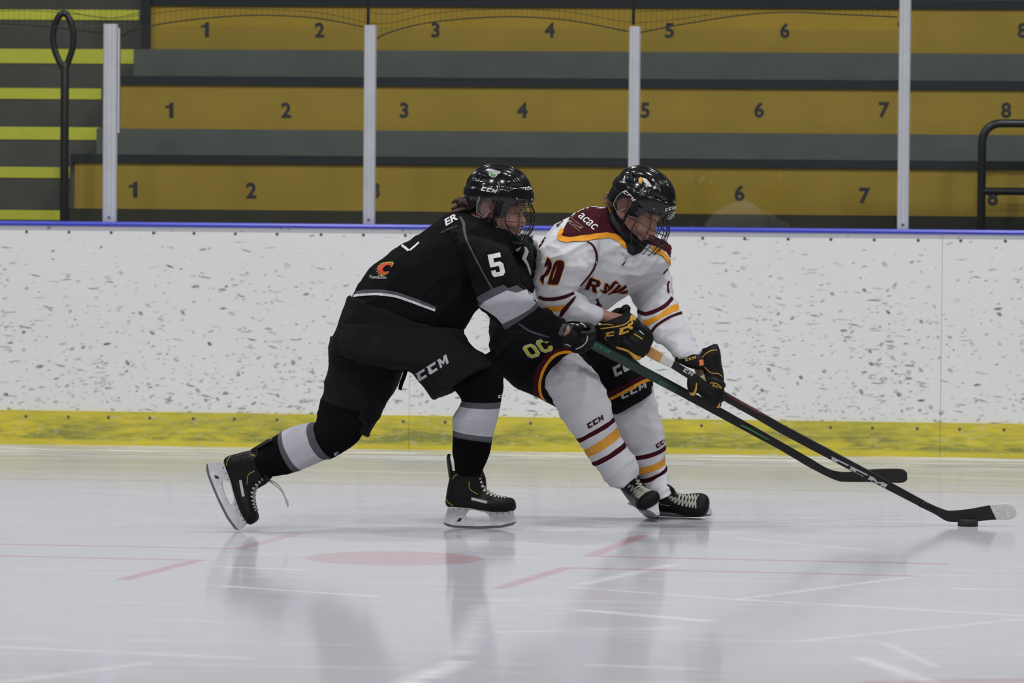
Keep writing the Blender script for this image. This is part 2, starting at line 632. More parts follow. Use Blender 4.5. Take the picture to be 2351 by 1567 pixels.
def fuse(mb, voxel=0.006, smooth=4, fac=0.5):
    """union of overlapping closed shapes as one continuous surface"""
    me = mesh('tmp', mb.v, mb.f, 'skin')
    fixn(me)
    o = bpy.data.objects.new('tmp', me)
    COL.objects.link(o)
    r = o.modifiers.new('r', 'REMESH')
    r.mode = 'VOXEL'
    r.voxel_size = voxel
    s = o.modifiers.new('s', 'SMOOTH')
    s.factor = fac
    s.iterations = smooth
    dg = bpy.context.evaluated_depsgraph_get()
    em = bpy.data.meshes.new_from_object(o.evaluated_get(dg))
    bpy.data.objects.remove(o)
    co = np.empty(len(em.vertices) * 3)
    em.vertices.foreach_get('co', co)
    faces = [tuple(p.vertices) for p in em.polygons]
    no = np.empty(len(em.vertices) * 3)
    em.vertices.foreach_get('normal', no)
    bpy.data.meshes.remove(em)
    return co.reshape(-1, 3), faces, no.reshape(-1, 3)


def folds(co, no, amp, freq, seed=0.0, stretch=(1, 1, 1), rot=0.0, sharp=True):
    c, s = cos(rot), sin(rot)
    out = co.copy()
    for i in range(len(co)):
        x, y, z = co[i]
        u, w = x * c + z * s, -x * s + z * c
        p = Vector((u * stretch[0], y * stretch[1], w * stretch[2])) * freq + Vector((seed, seed * 2, 0))
        v = noise.noise(p)
        if sharp:
            v = (1 - abs(v) * 2) ** 2 * 0.9 - 0.4
        v += 0.35 * noise.noise(p * 2.3)
        out[i] += no[i] * (amp * v)
    return out


def fused_obj(name, mb, material, parent, voxel=0.006, smooth=4, fold=None, label=None):
    co, f, no = fuse(mb, voxel, smooth)
    if fold:
        for fd in fold:
            co = folds(co, no, *fd)
    me = mesh(name, co, f, material)
    return link(name, me, parent, label), (co, f)


def bvh(*parts):
    v, f = [], []
    for co, fc in parts:
        n = len(v)
        v += [Vector(p) for p in co]
        f += [tuple(i + n for i in q) for q in fc]
    return BVHTree.FromPolygons(v, f)


# ------------------------------------------------------------------ applique sewn or printed on a curved surface
def inside(p, rings):
    x, y = p
    c = False
    for r in rings:
        n = len(r)
        j = n - 1
        for i in range(n):
            xi, yi = r[i]
            xj, yj = r[j]
            if (yi > y) != (yj > y) and x < (xj - xi) * (y - yi) / (yj - yi) + xi:
                c = not c
            j = i
    return c


def tri_rings(rings, step):
    pts, edges = [], []
    for r in rings:
        n0 = len(pts)
        rr = []
        for i in range(len(r)):
            a, b = Vector(r[i]), Vector(r[(i + 1) % len(r)])
            k = max(1, int((b - a).length / step))
            for q in range(k):
                rr.append(a.lerp(b, q / k))
        pts += rr
        edges += [(n0 + i, n0 + (i + 1) % len(rr)) for i in range(len(rr))]
    xs = [p[0] for p in pts]
    ys = [p[1] for p in pts]
    y = min(ys) + step * 0.5
    row = 0
    while y < max(ys):
        x = min(xs) + step * (0.5 if row % 2 else 1.0)
        while x < max(xs):
            if inside((x, y), rings):
                pts.append(Vector((x, y)))
            x += step
        y += step
        row += 1
    res = geometry.delaunay_2d_cdt(pts, edges, [], 0, 1e-4)
    v, f = res[0], res[2]
    ff = []
    for t in f:
        c = (sum(v[i].x for i in t) / 3, sum(v[i].y for i in t) / 3)
        if inside(c, rings):
            ff.append(tuple(t))
    return v, ff


def applique(name, rings, material, target, parent, off=0.0012, step=4.0, jump=0.05, label=None, extra=None):
    """cloth or print cut to shape and laid on the surface; target is a BVH tree"""
    mb = MB()
    groups = [[rings]] if isinstance(rings[0][0], (int, float)) else [rings]
    for g in groups:
        v, f = tri_rings(g, step)
        pos, ok = [], []
        for p in v:
            d = ray(p.x, p.y).normalized()
            loc, nrm, _, dist = target.ray_cast(CAM + d * 10, d)
            if loc is None:
                pos.append(Vector())
                ok.append(False)
            else:
                if nrm.dot(d) > 0:
                    nrm = -nrm
                pos.append(loc + (nrm * 0.5 - d * 0.5) * off * 1.4)
                ok.append(True)
        ff = []
        for t in f:
            if all(ok[i] for i in t):
                if max((pos[t[0]] - pos[t[1]]).length, (pos[t[1]] - pos[t[2]]).length, (pos[t[2]] - pos[t[0]]).length) < jump:
                    ff.append(t)
        if len(g) == 1 and ff:      # one piece of cloth stays one piece
            par = {}

            def find(a):
                while par.setdefault(a, a) != a:
                    par[a] = par[par[a]]
                    a = par[a]
                return a
            for t in ff:
                par[find(t[1])] = find(t[0])
                par[find(t[2])] = find(t[0])
            cnt = {}
            for t in ff:
                cnt[find(t[0])] = cnt.get(find(t[0]), 0) + 1
            best = max(cnt, key=cnt.get)
            ff = [t for t in ff if find(t[0]) == best]
        used = sorted({i for t in ff for i in t})
        mp = {i: k for k, i in enumerate(used)}
        mb.add(([pos[i] for i in used], [tuple(mp[i] for i in t) for t in ff]))
    if not mb.f:
        print('EMPTY APPLIQUE', name, rings[0][:2])
        return None
    me = mesh(name, mb.v, mb.f, material, True)
    # face the viewer side consistently outwards
    bm = bmesh.new()
    bm.from_mesh(me)
    for f in bm.faces:
        f.normal_update()
        if f.normal.dot(f.calc_center_median() - CAM) > 0:
            f.normal_flip()
    bm.to_mesh(me)
    bm.free()
    return link(name, me, parent, label)


def band(pts, w, closed=False):
    """ribbon outline of width w (number or list) along a polyline, smoothed"""
    P2 = [Vector(p) for p in pts]
    Wd = w if isinstance(w, (list, tuple)) else [w] * len(P2)
    q, ww = [], []
    N = len(P2)
    for i in range(N - 1):
        p0 = P2[i - 1] if i else P2[0] * 2 - P2[1]
        p3 = P2[i + 2] if i + 2 < N else P2[-1] * 2 - P2[-2]
        for k in range(5):
            q.append(cr(p0, P2[i], P2[i + 1], p3, k / 5))
            ww.append(Wd[i] + (Wd[i + 1] - Wd[i]) * k / 5)
    q.append(P2[-1])
    ww.append(Wd[-1])
    L, R = [], []
    for i in range(len(q)):
        d = (q[min(i + 1, len(q) - 1)] - q[max(i - 1, 0)]).normalized()
        nn = Vector((-d.y, d.x)) * ww[i] / 2
        L.append(tuple(q[i] + nn))
        R.append(tuple(q[i] - nn))
    return L + R[::-1]


def place(rings, org, ux, uy):
    """unit glyph coordinates to photo positions; ux, uy are the glyph's width and height vectors"""
    return [[(org[0] + x * ux[0] + y * uy[0], org[1] + x * ux[1] + y * uy[1]) for x, y in r] for r in rings]


GC = [[(0.0, 0.12), (0.16, 0), (1.0, 0), (0.94, 0.30), (0.36, 0.30), (0.36, 0.70), (0.94, 0.70), (1.0, 1.0), (-0.12, 1.0), (0.0, 0.84)]]
GM = [[(0, 0), (0.27, 0), (0.27, 0.55), (0.52, 0.12), (0.80, 0.58), (0.80, 0), (1.12, 0), (1.12, 1), (0.80, 1), (0.54, 0.52), (0.27, 1), (-0.1, 1), (0, 0.85)]]
G1 = [[(0.42, 0), (0.70, 0), (0.70, 1.0), (0.48, 1.0), (0.42, 0.86), (0.30, 0.80), (0.14, 0.77), (0.14, 0.62), (0.42, 0.66)]]
GR = [[(0, 0), (0.30, 0), (0.30, 0.36), (0.42, 0.36), (0.66, 0), (1.02, 0), (0.74, 0.40), (0.96, 0.54), (0.96, 0.84), (0.76, 1), (-0.08, 1), (-0.08, 0.86), (0, 0.80)],
      [(0.30, 0.56), (0.58, 0.56), (0.66, 0.62), (0.66, 0.74), (0.58, 0.80), (0.30, 0.80)]]
GO = [[(0.22, 0), (0.78, 0), (1, 0.2), (1, 0.8), (0.78, 1), (0.22, 1), (0, 0.8), (0, 0.2)],
      [(0.36, 0.2), (0.64, 0.2), (0.70, 0.27), (0.70, 0.73), (0.64, 0.8), (0.36, 0.8), (0.30, 0.73), (0.30, 0.27)]]
GCB = [[(0.22, 0), (0.78, 0), (1, 0.2), (1, 0.36), (0.70, 0.36), (0.66, 0.2), (0.36, 0.2), (0.30, 0.27), (0.30, 0.73), (0.36, 0.8),
        (0.66, 0.8), (0.70, 0.64), (1, 0.64), (1, 0.8), (0.78, 1), (0.22, 1), (0, 0.8), (0, 0.2)]]
G2 = [[(0, 0.66), (0.34, 0.66), (0.34, 0.84), (0.62, 0.84), (0.62, 0.62), (0, 0.24), (0, 0), (1, 0), (1, 0.2), (0.45, 0.2), (1, 0.52), (1, 0.86), (0.82, 1), (0.16, 1), (0, 0.86)]]
G5 = [[(0, 1), (0.95, 1), (0.95, 0.80), (0.36, 0.80), (0.36, 0.62), (0.80, 0.62), (1, 0.50), (1, 0.12), (0.82, 0), (0.16, 0), (0, 0.12), (0, 0.30),
       (0.34, 0.30), (0.34, 0.19), (0.64, 0.19), (0.64, 0.44), (0, 0.44)]]


def logo_ccm(org, end, h, gap=0.22, slant=0.25, which='CCM'):
    """block letters C C M between two photo points, h the height in photo pixels, up side to the left of travel"""
    o, e = Vector(org), Vector(end)
    L = (e - o)
    n = len(which)
    tot = n + gap * (n - 1)
    ux = L / tot
    d = L.normalized()
    up = Vector((d.y, -d.x)) * h + d * (h * slant)
    res = []
    for i, ch in enumerate(which):
        g = GM if ch == 'M' else GC
        res.append(place(g, o + ux * (i * (1 + gap)), ux * (0.92 if ch == 'M' else 1), up))
    return res


_tcache = {}


def text_rings(s, bold=0.0):
    """outlines of a word in the built-in font, height about one unit"""
    if (s, bold) in _tcache:
        return _tcache[(s, bold)]
    cu = bpy.data.curves.new('t', 'FONT')
    cu.body = s
    cu.offset = bold
    cu.resolution_u = 4
    o = bpy.data.objects.new('t', cu)
    COL.objects.link(o)
    dg = bpy.context.evaluated_depsgraph_get()
    dg.update()
    me = bpy.data.meshes.new_from_object(o.evaluated_get(dg))
    bm = bmesh.new()
    bm.from_mesh(me)
    bmesh.ops.remove_doubles(bm, verts=bm.verts, dist=1e-5)
    nxt = {}
    for e in bm.edges:
        if len(e.link_faces) == 1:
            l = e.link_loops[0]
            nxt[l.vert.index] = l.link_loop_next.vert.index
    co = [(v.co.x, v.co.y) for v in bm.verts]
    rings = []
    seen = set()
    for st in list(nxt):
        if st in seen:
            continue
        r = []
        c = st
        while c in nxt and c not in seen:
            seen.add(c)
            r.append(co[c])
            c = nxt[c]
        if len(r) > 2:
            rings.append(r)
    bm.free()
    bpy.data.objects.remove(o)
    bpy.data.meshes.remove(me)
    xs = [p[0] for r in rings for p in r]
    ys = [p[1] for r in rings for p in r]
    x0, y0, hh = min(xs), min(ys), max(ys) - min(ys)
    rings = [[((x - x0) / hh, (y - y0) / hh) for x, y in r] for r in rings]
    w = (max(xs) - x0) / hh
    _tcache[(s, bold)] = (rings, w)
    return rings, w


def word(s, org, end, h, bold=0.02, slant=0.0):
    rings, w = text_rings(s, bold)
    o, e = Vector(org), Vector(end)
    d = (e - o).normalized()
    ux = (e - o) / w
    up = Vector((d.y, -d.x)) * h + d * (h * slant)
    return place(rings, o, ux, up)



def make_sock(parent, secs, segm, mats, label, amp=.006, seed=0.0):
    """knitted sock over padding, pulled into soft folds"""
    v, f, m = loft(secs, 56, 8, segmats=segm)
    co = np.array([tuple(q) for q in v])
    me = mesh('tmp', v, f, mats)
    fixn(me)
    no = np.empty(len(co) * 3)
    me.vertices.foreach_get('normal', no)
    bpy.data.meshes.remove(me)
    co = folds(co, no.reshape(-1, 3), amp, 7.0, seed, (1, 1, 2.2), .6)
    co = folds(co, no.reshape(-1, 3), amp * .35, 19.0, seed + 3, (1, 1, 1.6), .2)
    me = mesh('sock', [Vector(q) for q in co], f, mats, True, m)
    fixn(me)
    return link('sock', me, parent, label)

# ================================================================== the rink
XL, XR = -9.5, 6.0


def fl(x, y):
    g = G(x, y)
    return (g.x, g.y)


LN = 0.06
ice_lines = [
    (fl(-60, 1247.5), fl(548, 1259), LN, 0.55), (fl(548, 1259), fl(690, 1222), LN * 0.85, 0.45),
    (fl(-60, 1274), fl(455, 1285.5), LN, 0.55), (fl(455, 1285.5), fl(285, 1329), LN * 0.85, 0.65),
    (fl(1355, 1276), fl(2160, 1294), LN, 0.6), (fl(1355, 1276), fl(1475, 1228), LN * 0.85, 0.65),
    (fl(1300, 1303), fl(2090, 1321), LN, 0.6), (fl(1300, 1303), fl(1150, 1349), LN * 0.85, 0.65),
    (fl(2000, 1566), fl(2360, 1560), LN, 0.5),
    (fl(-20, 1098), fl(2370, 1132), 0.07, 0.35),
]
ice_dots = [((G(905, 1281).x, G(905, 1281).y), 0.305, 0.50)]
ice_streaks = [
    (fl(1540, 1296), fl(1340, 1340), 0.05, 0.7), (fl(500, 1300), fl(700, 1308), 0.03, 0.8), (fl(520, 1345), fl(860, 1368), 0.03, 0.8),
    (fl(1320, 1348), fl(1690, 1375), 0.03, 0.8), (fl(1690, 1375), fl(2340, 1412), 0.035, 0.8), (fl(1690, 1375), fl(2080, 1325), 0.03, 0.7),
    (fl(1340, 1400), fl(1620, 1424), 0.05, 0.8), (fl(1150, 1450), fl(1550, 1440), 0.04, 0.5), (fl(1820, 1472), fl(2351, 1420), 0.03, 0.6),
    (fl(1980, 1510), fl(2140, 1566), 0.05, 0.7), (fl(0, 1484), fl(560, 1510), 0.05, 0.5), (fl(0, 1566), fl(330, 1522), 0.05, 0.5),
    (fl(940, 1566), fl(1050, 1520), 0.07, 0.8), (fl(1060, 1500), fl(1110, 1390), 0.06, 0.5), (fl(2030, 1475), fl(2150, 1530), 0.03, 0.5),
    (fl(1700, 1235), fl(1990, 1262), 0.05, 0.45), (fl(1360, 1525), fl(1600, 1535), 0.03, 0.6), (fl(2200, 1350), fl(2280, 1353), 0.03, 0.9),
    (fl(0, 1050), fl(700, 1052), 0.10, 0.55), (fl(1600, 1067), fl(2351, 1078), 0.09, 0.6), (fl(1900, 1085), fl(2351, 1100), 0.12, 0.5),
    (fl(560, 1075), fl(1000, 1085), 0.10, 0.45), (fl(0, 1080), fl(330, 1083), 0.06, 0.3),
]
MAT['ice'] = ice_material(ice_lines, ice_dots, ice_streaks)
MAT['board_white'] = board_material()
MAT['kick_yellow'] = kick_material()

mb = MB().add(box(XL, XR, 0.8, YW + 0.06, -0.06, 0.0))
tag(mb.build('floor', 'ice', smooth=False), 'white rink ice with faded red face-off lines and a red dot', 'ice', kind='structure')
mb = MB().add(box(XL, XR, YW + 0.06, YW + 6.5, -0.06, 0.0))
tag(mb.build('floor', 'stair_concrete', smooth=False), 'grey concrete ground behind the boards under the seats', 'floor', kind='structure')

# dasher boards: three panels between the seams
KZ = 0.163
seams = [XL, P(941, 800, YW).x, P(2161, 800, YW).x, XR]
names = ['left of the trailing skater', 'behind both skaters', 'at the far right beyond the puck']
for i in range(3):
    a, c = seams[i] + 0.0007, seams[i + 1] - 0.0007
    root = empty('dasher_board', ((a + c) / 2, YW, 0), 'white puck-marked rink board with yellow kick strip, ' + names[i], 'rink board',
                 'boards along the far side of the rink')
    MB().add(box(a, c, YW, YW + 0.05, 0, 1.052)).build('board_panel', 'board_white', root, False)
    mbk = MB().add(box(a, c, YW - 0.014, YW, 0.0, KZ))
    mbk.build('kick_plate', 'kick_yellow', root, False)
    x = -4.81 + 0.2034 * ceil((a + 0.03 + 4.81) / 0.2034)
    while x < c:
        for (z, r, yy) in ((1.022, 0.0075, YW), (KZ - 0.028, 0.0075, YW - 0.014)):
            dx = random.uniform(-0.006, 0.006)
            ring = [Vector((x + dx + r * cos(k * pi / 4), yy - 0.0015, z + r * sin(k * pi / 4))) for k in range(8)]
            ring0 = [p + Vector((0, 0.004, 0)) for p in ring]
            MB().add(rings_to_mesh([ring0, ring])).build('screw', 'screw', root)
        x += 0.2034
mb = MB()
prof = [(-0.012, 1.052), (-0.016, 1.062), (-0.010, 1.072), (0.05, 1.074), (0.11, 1.072), (0.115, 1.052)]
mb.add(rings_to_mesh([[Vector((x, YW + p[0], p[1])) for p in prof] for x in (XL, XR)]))
tag(mb.build('cap_rail', 'blue_cap', smooth=False), 'blue plastic cap rail running along the top of the boards', 'rail')

# stanchions and glass
YP = YW + 0.045
PZ = 2.022
posts = [(252, 33, PZ, 'leftmost short aluminium glass post, beside the yellow-edged stairs'),
         (847.5, 28, PZ, 'aluminium glass post left of the skater in black, near the seats numbered 2 and 3'),
         (1454, 26, PZ, 'aluminium glass post rising behind the helmet of the skater in white'),
         (2073, 27, 2.75, 'tall aluminium glass post near the right edge, reaching out of the picture')]
px_x = []
for (px, w, z, lab) in posts:
    c = P(px, 500 if z < 2.5 else 510, YP)
    px_x.append(c.x)
    root = empty('glass_post', (c.x, YP, 1.07), lab, 'post', 'aluminium posts holding the glass')
    hw = w / 2 / 484
    m1 = MB().add(loft_ := rings_to_mesh([[Vector((c.x + u * hw, YP + v * 0.022, zz)) for u, v in
             ((-1, .6), (-1, -.5), (-.8, -.9), (-.35, -1), (-.3, -.85), (.3, -.85), (.35, -1), (.8, -.9), (1, -.5), (1, .6), (.6, 1), (-.6, 1))] for zz in (1.07, z)]))
    m1.build('post_body', 'post_alu', root, False)
    MB().add(ball((c.x, YP - 0.022, 1.095), (0.006, 0.004, 0.006), nu=10, nv=6)).build('bolt', 'screw', root)
    if px < 300:
        m3 = MB().add(box(c.x + hw + 0.002, c.x + hw + 0.011, YP - 0.01, YP + 0.02, 1.5, z - 0.02))
        m3.build('edge_strip', 'post_alu', root, False)
edges = [XL] + px_x + [XR]
gl = ['glass pane left of the leftmost post, in front of the yellow-edged stairs', 'glass pane between the leftmost and second posts',
      'glass pane behind the helmet of the skater in black', 'glass pane between the helmet of the skater in white and the tall post',
      'glass pane right of the tall post, in front of the black guard rail']
for i in range(5):
    z1 = PZ - 0.01 if i < 4 else 2.7
    mb = MB().add(box(edges[i] + 0.037, edges[i + 1] - 0.037, YP + 0.003, YP + 0.013, 1.074, z1))
    tag(mb.build('glass_shield', 'glass', smooth=False), gl[i], 'glass', 'glass panes above the boards')

# netting above the glass
YN = YP + 0.03
root = empty('safety_net', (P(1150, 40, YN).x, YN, 2.03), 'thin dark safety netting hanging in scallops above the glass', 'net')
for (pts, thick) in (([(-80, 50), (100, 60), (235, 76)], 1), ([(262, 92), (300, 72), (345, 59), (460, 43), (590, 35), (720, 41), (834, 61)], 1),
                     ([(862, 92), (890, 76), (985, 52), (1150, 38.5), (1300, 46), (1442, 72)], 1),
                     ([(1469, 75), (1560, 57), (1700, 35), (1810, 28), (1930, 33), (2060, 39)], 1),
                     ([(-80, 30), (60, 24), (200, 35), (262, 42), (320, 35), (460, 20), (620, 22), (740, 30), (845, 52), (900, 52), (1000, 30), (1150, 21), (1300, 27), (1440, 50), (1520, 48), (1630, 34)], 0),
                     ([(-80, 22), (120, 22), (240, 42), (340, 24), (420, 8)], 0), ([(1450, 28), (1530, 24), (1600, 17)], 0), ([(845, 28), (905, 32), (985, 12)], 0)):
    pp = [P(a, b, YN) for a, b in pts]
    MB().add(tube(pp, 0.0032 if thick else 0.0014, 6, True, 6)).build('net_cable', 'net', root)
mb = MB()
cab = [(-60, 55), (235, 76), (300, 72), (460, 43), (590, 35), (720, 41), (847, 75), (890, 76), (985, 52), (1150, 38), (1300, 46), (1455, 76), (1560, 57), (1700, 35), (1810, 28), (2060, 39)]
x = -55.0
while x < 2050:
    for k in range(len(cab) - 1):
        if cab[k][0] <= x < cab[k + 1][0]:
            yb = cab[k][1] + (cab[k + 1][1] - cab[k][1]) * (x - cab[k][0]) / (cab[k + 1][0] - cab[k][0])
    a, c = P(x, yb, YN + 0.01), P(x + 1, -45, YN + 0.01)
    mb.add(tube([a, c], 0.0006, 4, False))
    x += 12.4
for q in range(5):
    mb.add(tube([P(u, -44 + q * 12.5 + 3 * sin(u * .02), YN + 0.01) for u in range(-60, 2060, 60)], 0.0005, 4, False))
tag(mb.build('net_mesh', 'net', root), kind='stuff')
for (px, y0) in ((655, 55), (845, 54), (1454, 54)):
    if px == 655:
        continue
    c = P(px, y0, YN + 0.02)
    MB().add(tube([c, Vector((c.x, c.y, 2.5))], 0.007, 8)).build('net_pole', 'rail_black', root)

# ------------------------------------------------------------------ bleachers
rowY = [YW + 1.15 + 0.72 * k for k in range(4)]


def zat(y, Y, px=1175):
    return P(px, y, Y).z


rows = [  # gold top, gold bottom, plank top, left end px, numbers (digit, px, py)
    (380, 487, 361, 172, [(1, 304, 435), (2, 577, 437), (3, 862, 437), (4, 1138, 440), (5, 1418, 441), (6, 1698, 443), (7, 1985, 449), (8, 2279, 453)], 'lowest'),
    (200, 303, 179, 262, [(1, 387, 253), (2, 657, 253), (3, 928, 253), (4, 1199, 253), (5, 1481, 253), (6, 1743, 252), (7, 2030, 252), (8, 2310, 253)], 'middle'),
    (17, 121, -4, 344, [(1, 469, 68), (2, 734, 69), (3, 1000, 69), (4, 1262, 69), (5, 1537, 70), (6, 1802, 70), (7, 2072, 70), (8, 2348, 70)], 'topmost'),
]
prev_z = 0.0
for k, (gt, gb, pt, le, nums, nm) in enumerate(rows):
    Y = rowY[k]
    z1, z0, zp = zat(gt, Y), zat(gb, Y), zat(pt, Y)
    xl = P(le, 300, Y).x
    root = empty('bleacher_row', ((xl + XR) / 2, Y, prev_z), nm + ' row of numbered seats, gold plywood front under a dark plank', 'bleachers', 'rows of arena seats')
    MB().add(box(xl, XR, Y, Y + 0.03, z0, z1)).build('front_panel', 'gold_ply', root, False)
    fp = [o for o in root.children][-1]
    MB().add(box(xl - 0.02, XR, Y - 0.012, Y + 0.40, z1, zp)).build('seat_plank', 'dark_plank', root, False)
    zn = zat(rows[k + 1][1], rowY[k + 1]) if k < 2 else zat(-190, rowY[3])
    MB().add(box(xl - 0.03, XR, Y + 0.03, Y + 0.40, 0.0, z1)).build('seat_base', 'concrete', root, False)
    xn = P(rows[min(k + 1, 2)][3], 300, rowY[min(k + 1, 2)]).x - 0.03 if k < 2 else xl
    MB().add(box(xn, XR, Y + 0.40, Y + 0.69, 0.0, zn)).build('riser', 'concrete', root, False)
    if k == 0:
        MB().add(box(xl - 0.03, XR, Y - 0.02, Y + 0.03, 0.0, z0)).build('riser', 'low_riser', root, False)
    for (d, px, py) in nums:
        c = P(px, py, Y)
        rings, w = text_rings(str(d), 0.032) if d != 1 else (G1, 0.75)
        h = 0.080
        mb = MB()
        v, f = tri_rings([[(a * h, b * h) for a, b in r] for r in rings], 0.02)
        mb.add(([Vector((c.x + p.x - w * h / 2, Y - 0.0012, c.z + p.y - h / 2)) for p in v], f))
        mb.add(([Vector((c.x + p.x - w * h / 2, Y - 0.0004, c.z + p.y - h / 2)) for p in v], f))
        mb.build('seat_number', 'seat_number', fp, False, 'dark number %d' % d)
# row end posts (dark steel angle at the left end of the top rows)
Y = rowY[2] - 0.035
a, c = P(319, 60, Y), P(345, 60, Y)
mb = MB().add(box(a.x + 0.01, c.x, Y, Y + 0.012, zat(178, Y), 2.9))
tag(mb.build('row_end_post', 'dark_plank', smooth=False), 'dark steel post closing the left end of the topmost seat row', 'post')

# aisle stairs
root = empty('aisle_stairs', (P(100, 500, rowY[0]).x, rowY[0], 0), 'grey concrete aisle stairs with bright yellow step edges at far left', 'stairs')
steps = [(482, 504, 140), (383, 408, 170), (291, 320, 228), (202, 227, 232), (112, 145, 315), (22, 45, 318), (-68, -42, 330)]
for j, (y0, y1, xe) in enumerate(steps):
    Y = rowY[0] - 0.03 + 0.36 * j
    zt, zb = P(60, y0, Y).z, P(60, y1, Y).z
    xr = P(xe, 300, Y).x
    k = min(2, j // 2)
    wide = P(rows[k][3], 300, rowY[k]).x - 0.045
    MB().add(box(XL, wide, Y + 0.001, Y + 0.355, 0.0, zt - 0.001)).build('step', 'stair_concrete', root, False)
    st = [o for o in root.children][-1]
    MB().add(box(XL, min(xr, wide), Y - 0.004, Y + 0.001, zb, zt)).build('step_edge', 'nosing', st, False, 'yellow painted edge')

# handrail loop at the stairs
YH = rowY[0] - 0.12
lp = [(146, 30), (131, 45), (122, 80), (125, 112), (136, 140), (147, 160)]
rp = [(146, 30), (160, 45), (169, 80), (166, 112), (157, 140), (149, 160)]
root = empty('handrail', (P(150, 500, YH).x, YH, 0.0), 'black tubular handrail with a teardrop loop on top by the stairs', 'handrail')
MB().add(tube([P(a, b, YH) for a, b in lp[::-1]] + [P(a, b, YH) for a, b in rp[1:]], 0.0165, 12, True, 5)).build('rail_loop', 'rail_black', root)
b0 = P(149, 150, YH)
MB().add(tube([b0, Vector((b0.x, YH, 0.0))], 0.0215, 14)).build('rail_post', 'rail_black', root)

# guard rail at right
YG = rowY[0] - 0.16
c0 = P(2254, 400, YG)
zt = P(2300, 283, YG).z
zm = P(2300, 439, YG).z
root = empty('guard_rail', (c0.x, YG, 0.0), 'black tubular guard rail with rounded corner and middle bar at right edge', 'guard rail')
pts = [Vector((c0.x, YG, 0.0)), Vector((c0.x, YG, zt - 0.09))]
for k in range(1, 6):
    a = k / 6 * pi / 2
    pts.append(Vector((c0.x + 0.09 - 0.09 * cos(a), YG, zt - 0.09 + 0.09 * sin(a))))
pts += [Vector((c0.x + 0.09, YG, zt)), Vector((c0.x + 1.6, YG, zt)), Vector((c0.x + 1.6, YG, 0))]
MB().add(tube(pts, 0.021, 14)).build('rail_frame', 'rail_black', root)
MB().add(tube([Vector((c0.x, YG, zm)), Vector((c0.x + 1.6, YG, zm))], 0.019, 14)).build('middle_bar', 'rail_black', root)

mb = MB().add(box(XL, XR, rowY[3] + 0.8, rowY[3] + 0.95, 0, 4.5))
tag(mb.build('wall_back', 'wall_grey', smooth=False), 'grey wall behind the seats', 'wall', kind='structure')

# ================================================================== skates (right-handed local frame: +x toe, +z up, origin under the blade)
SK = 1 / 624.0


def sk(px, py):
    return ((px - 1100) * SK, (1214 - py) * SK)


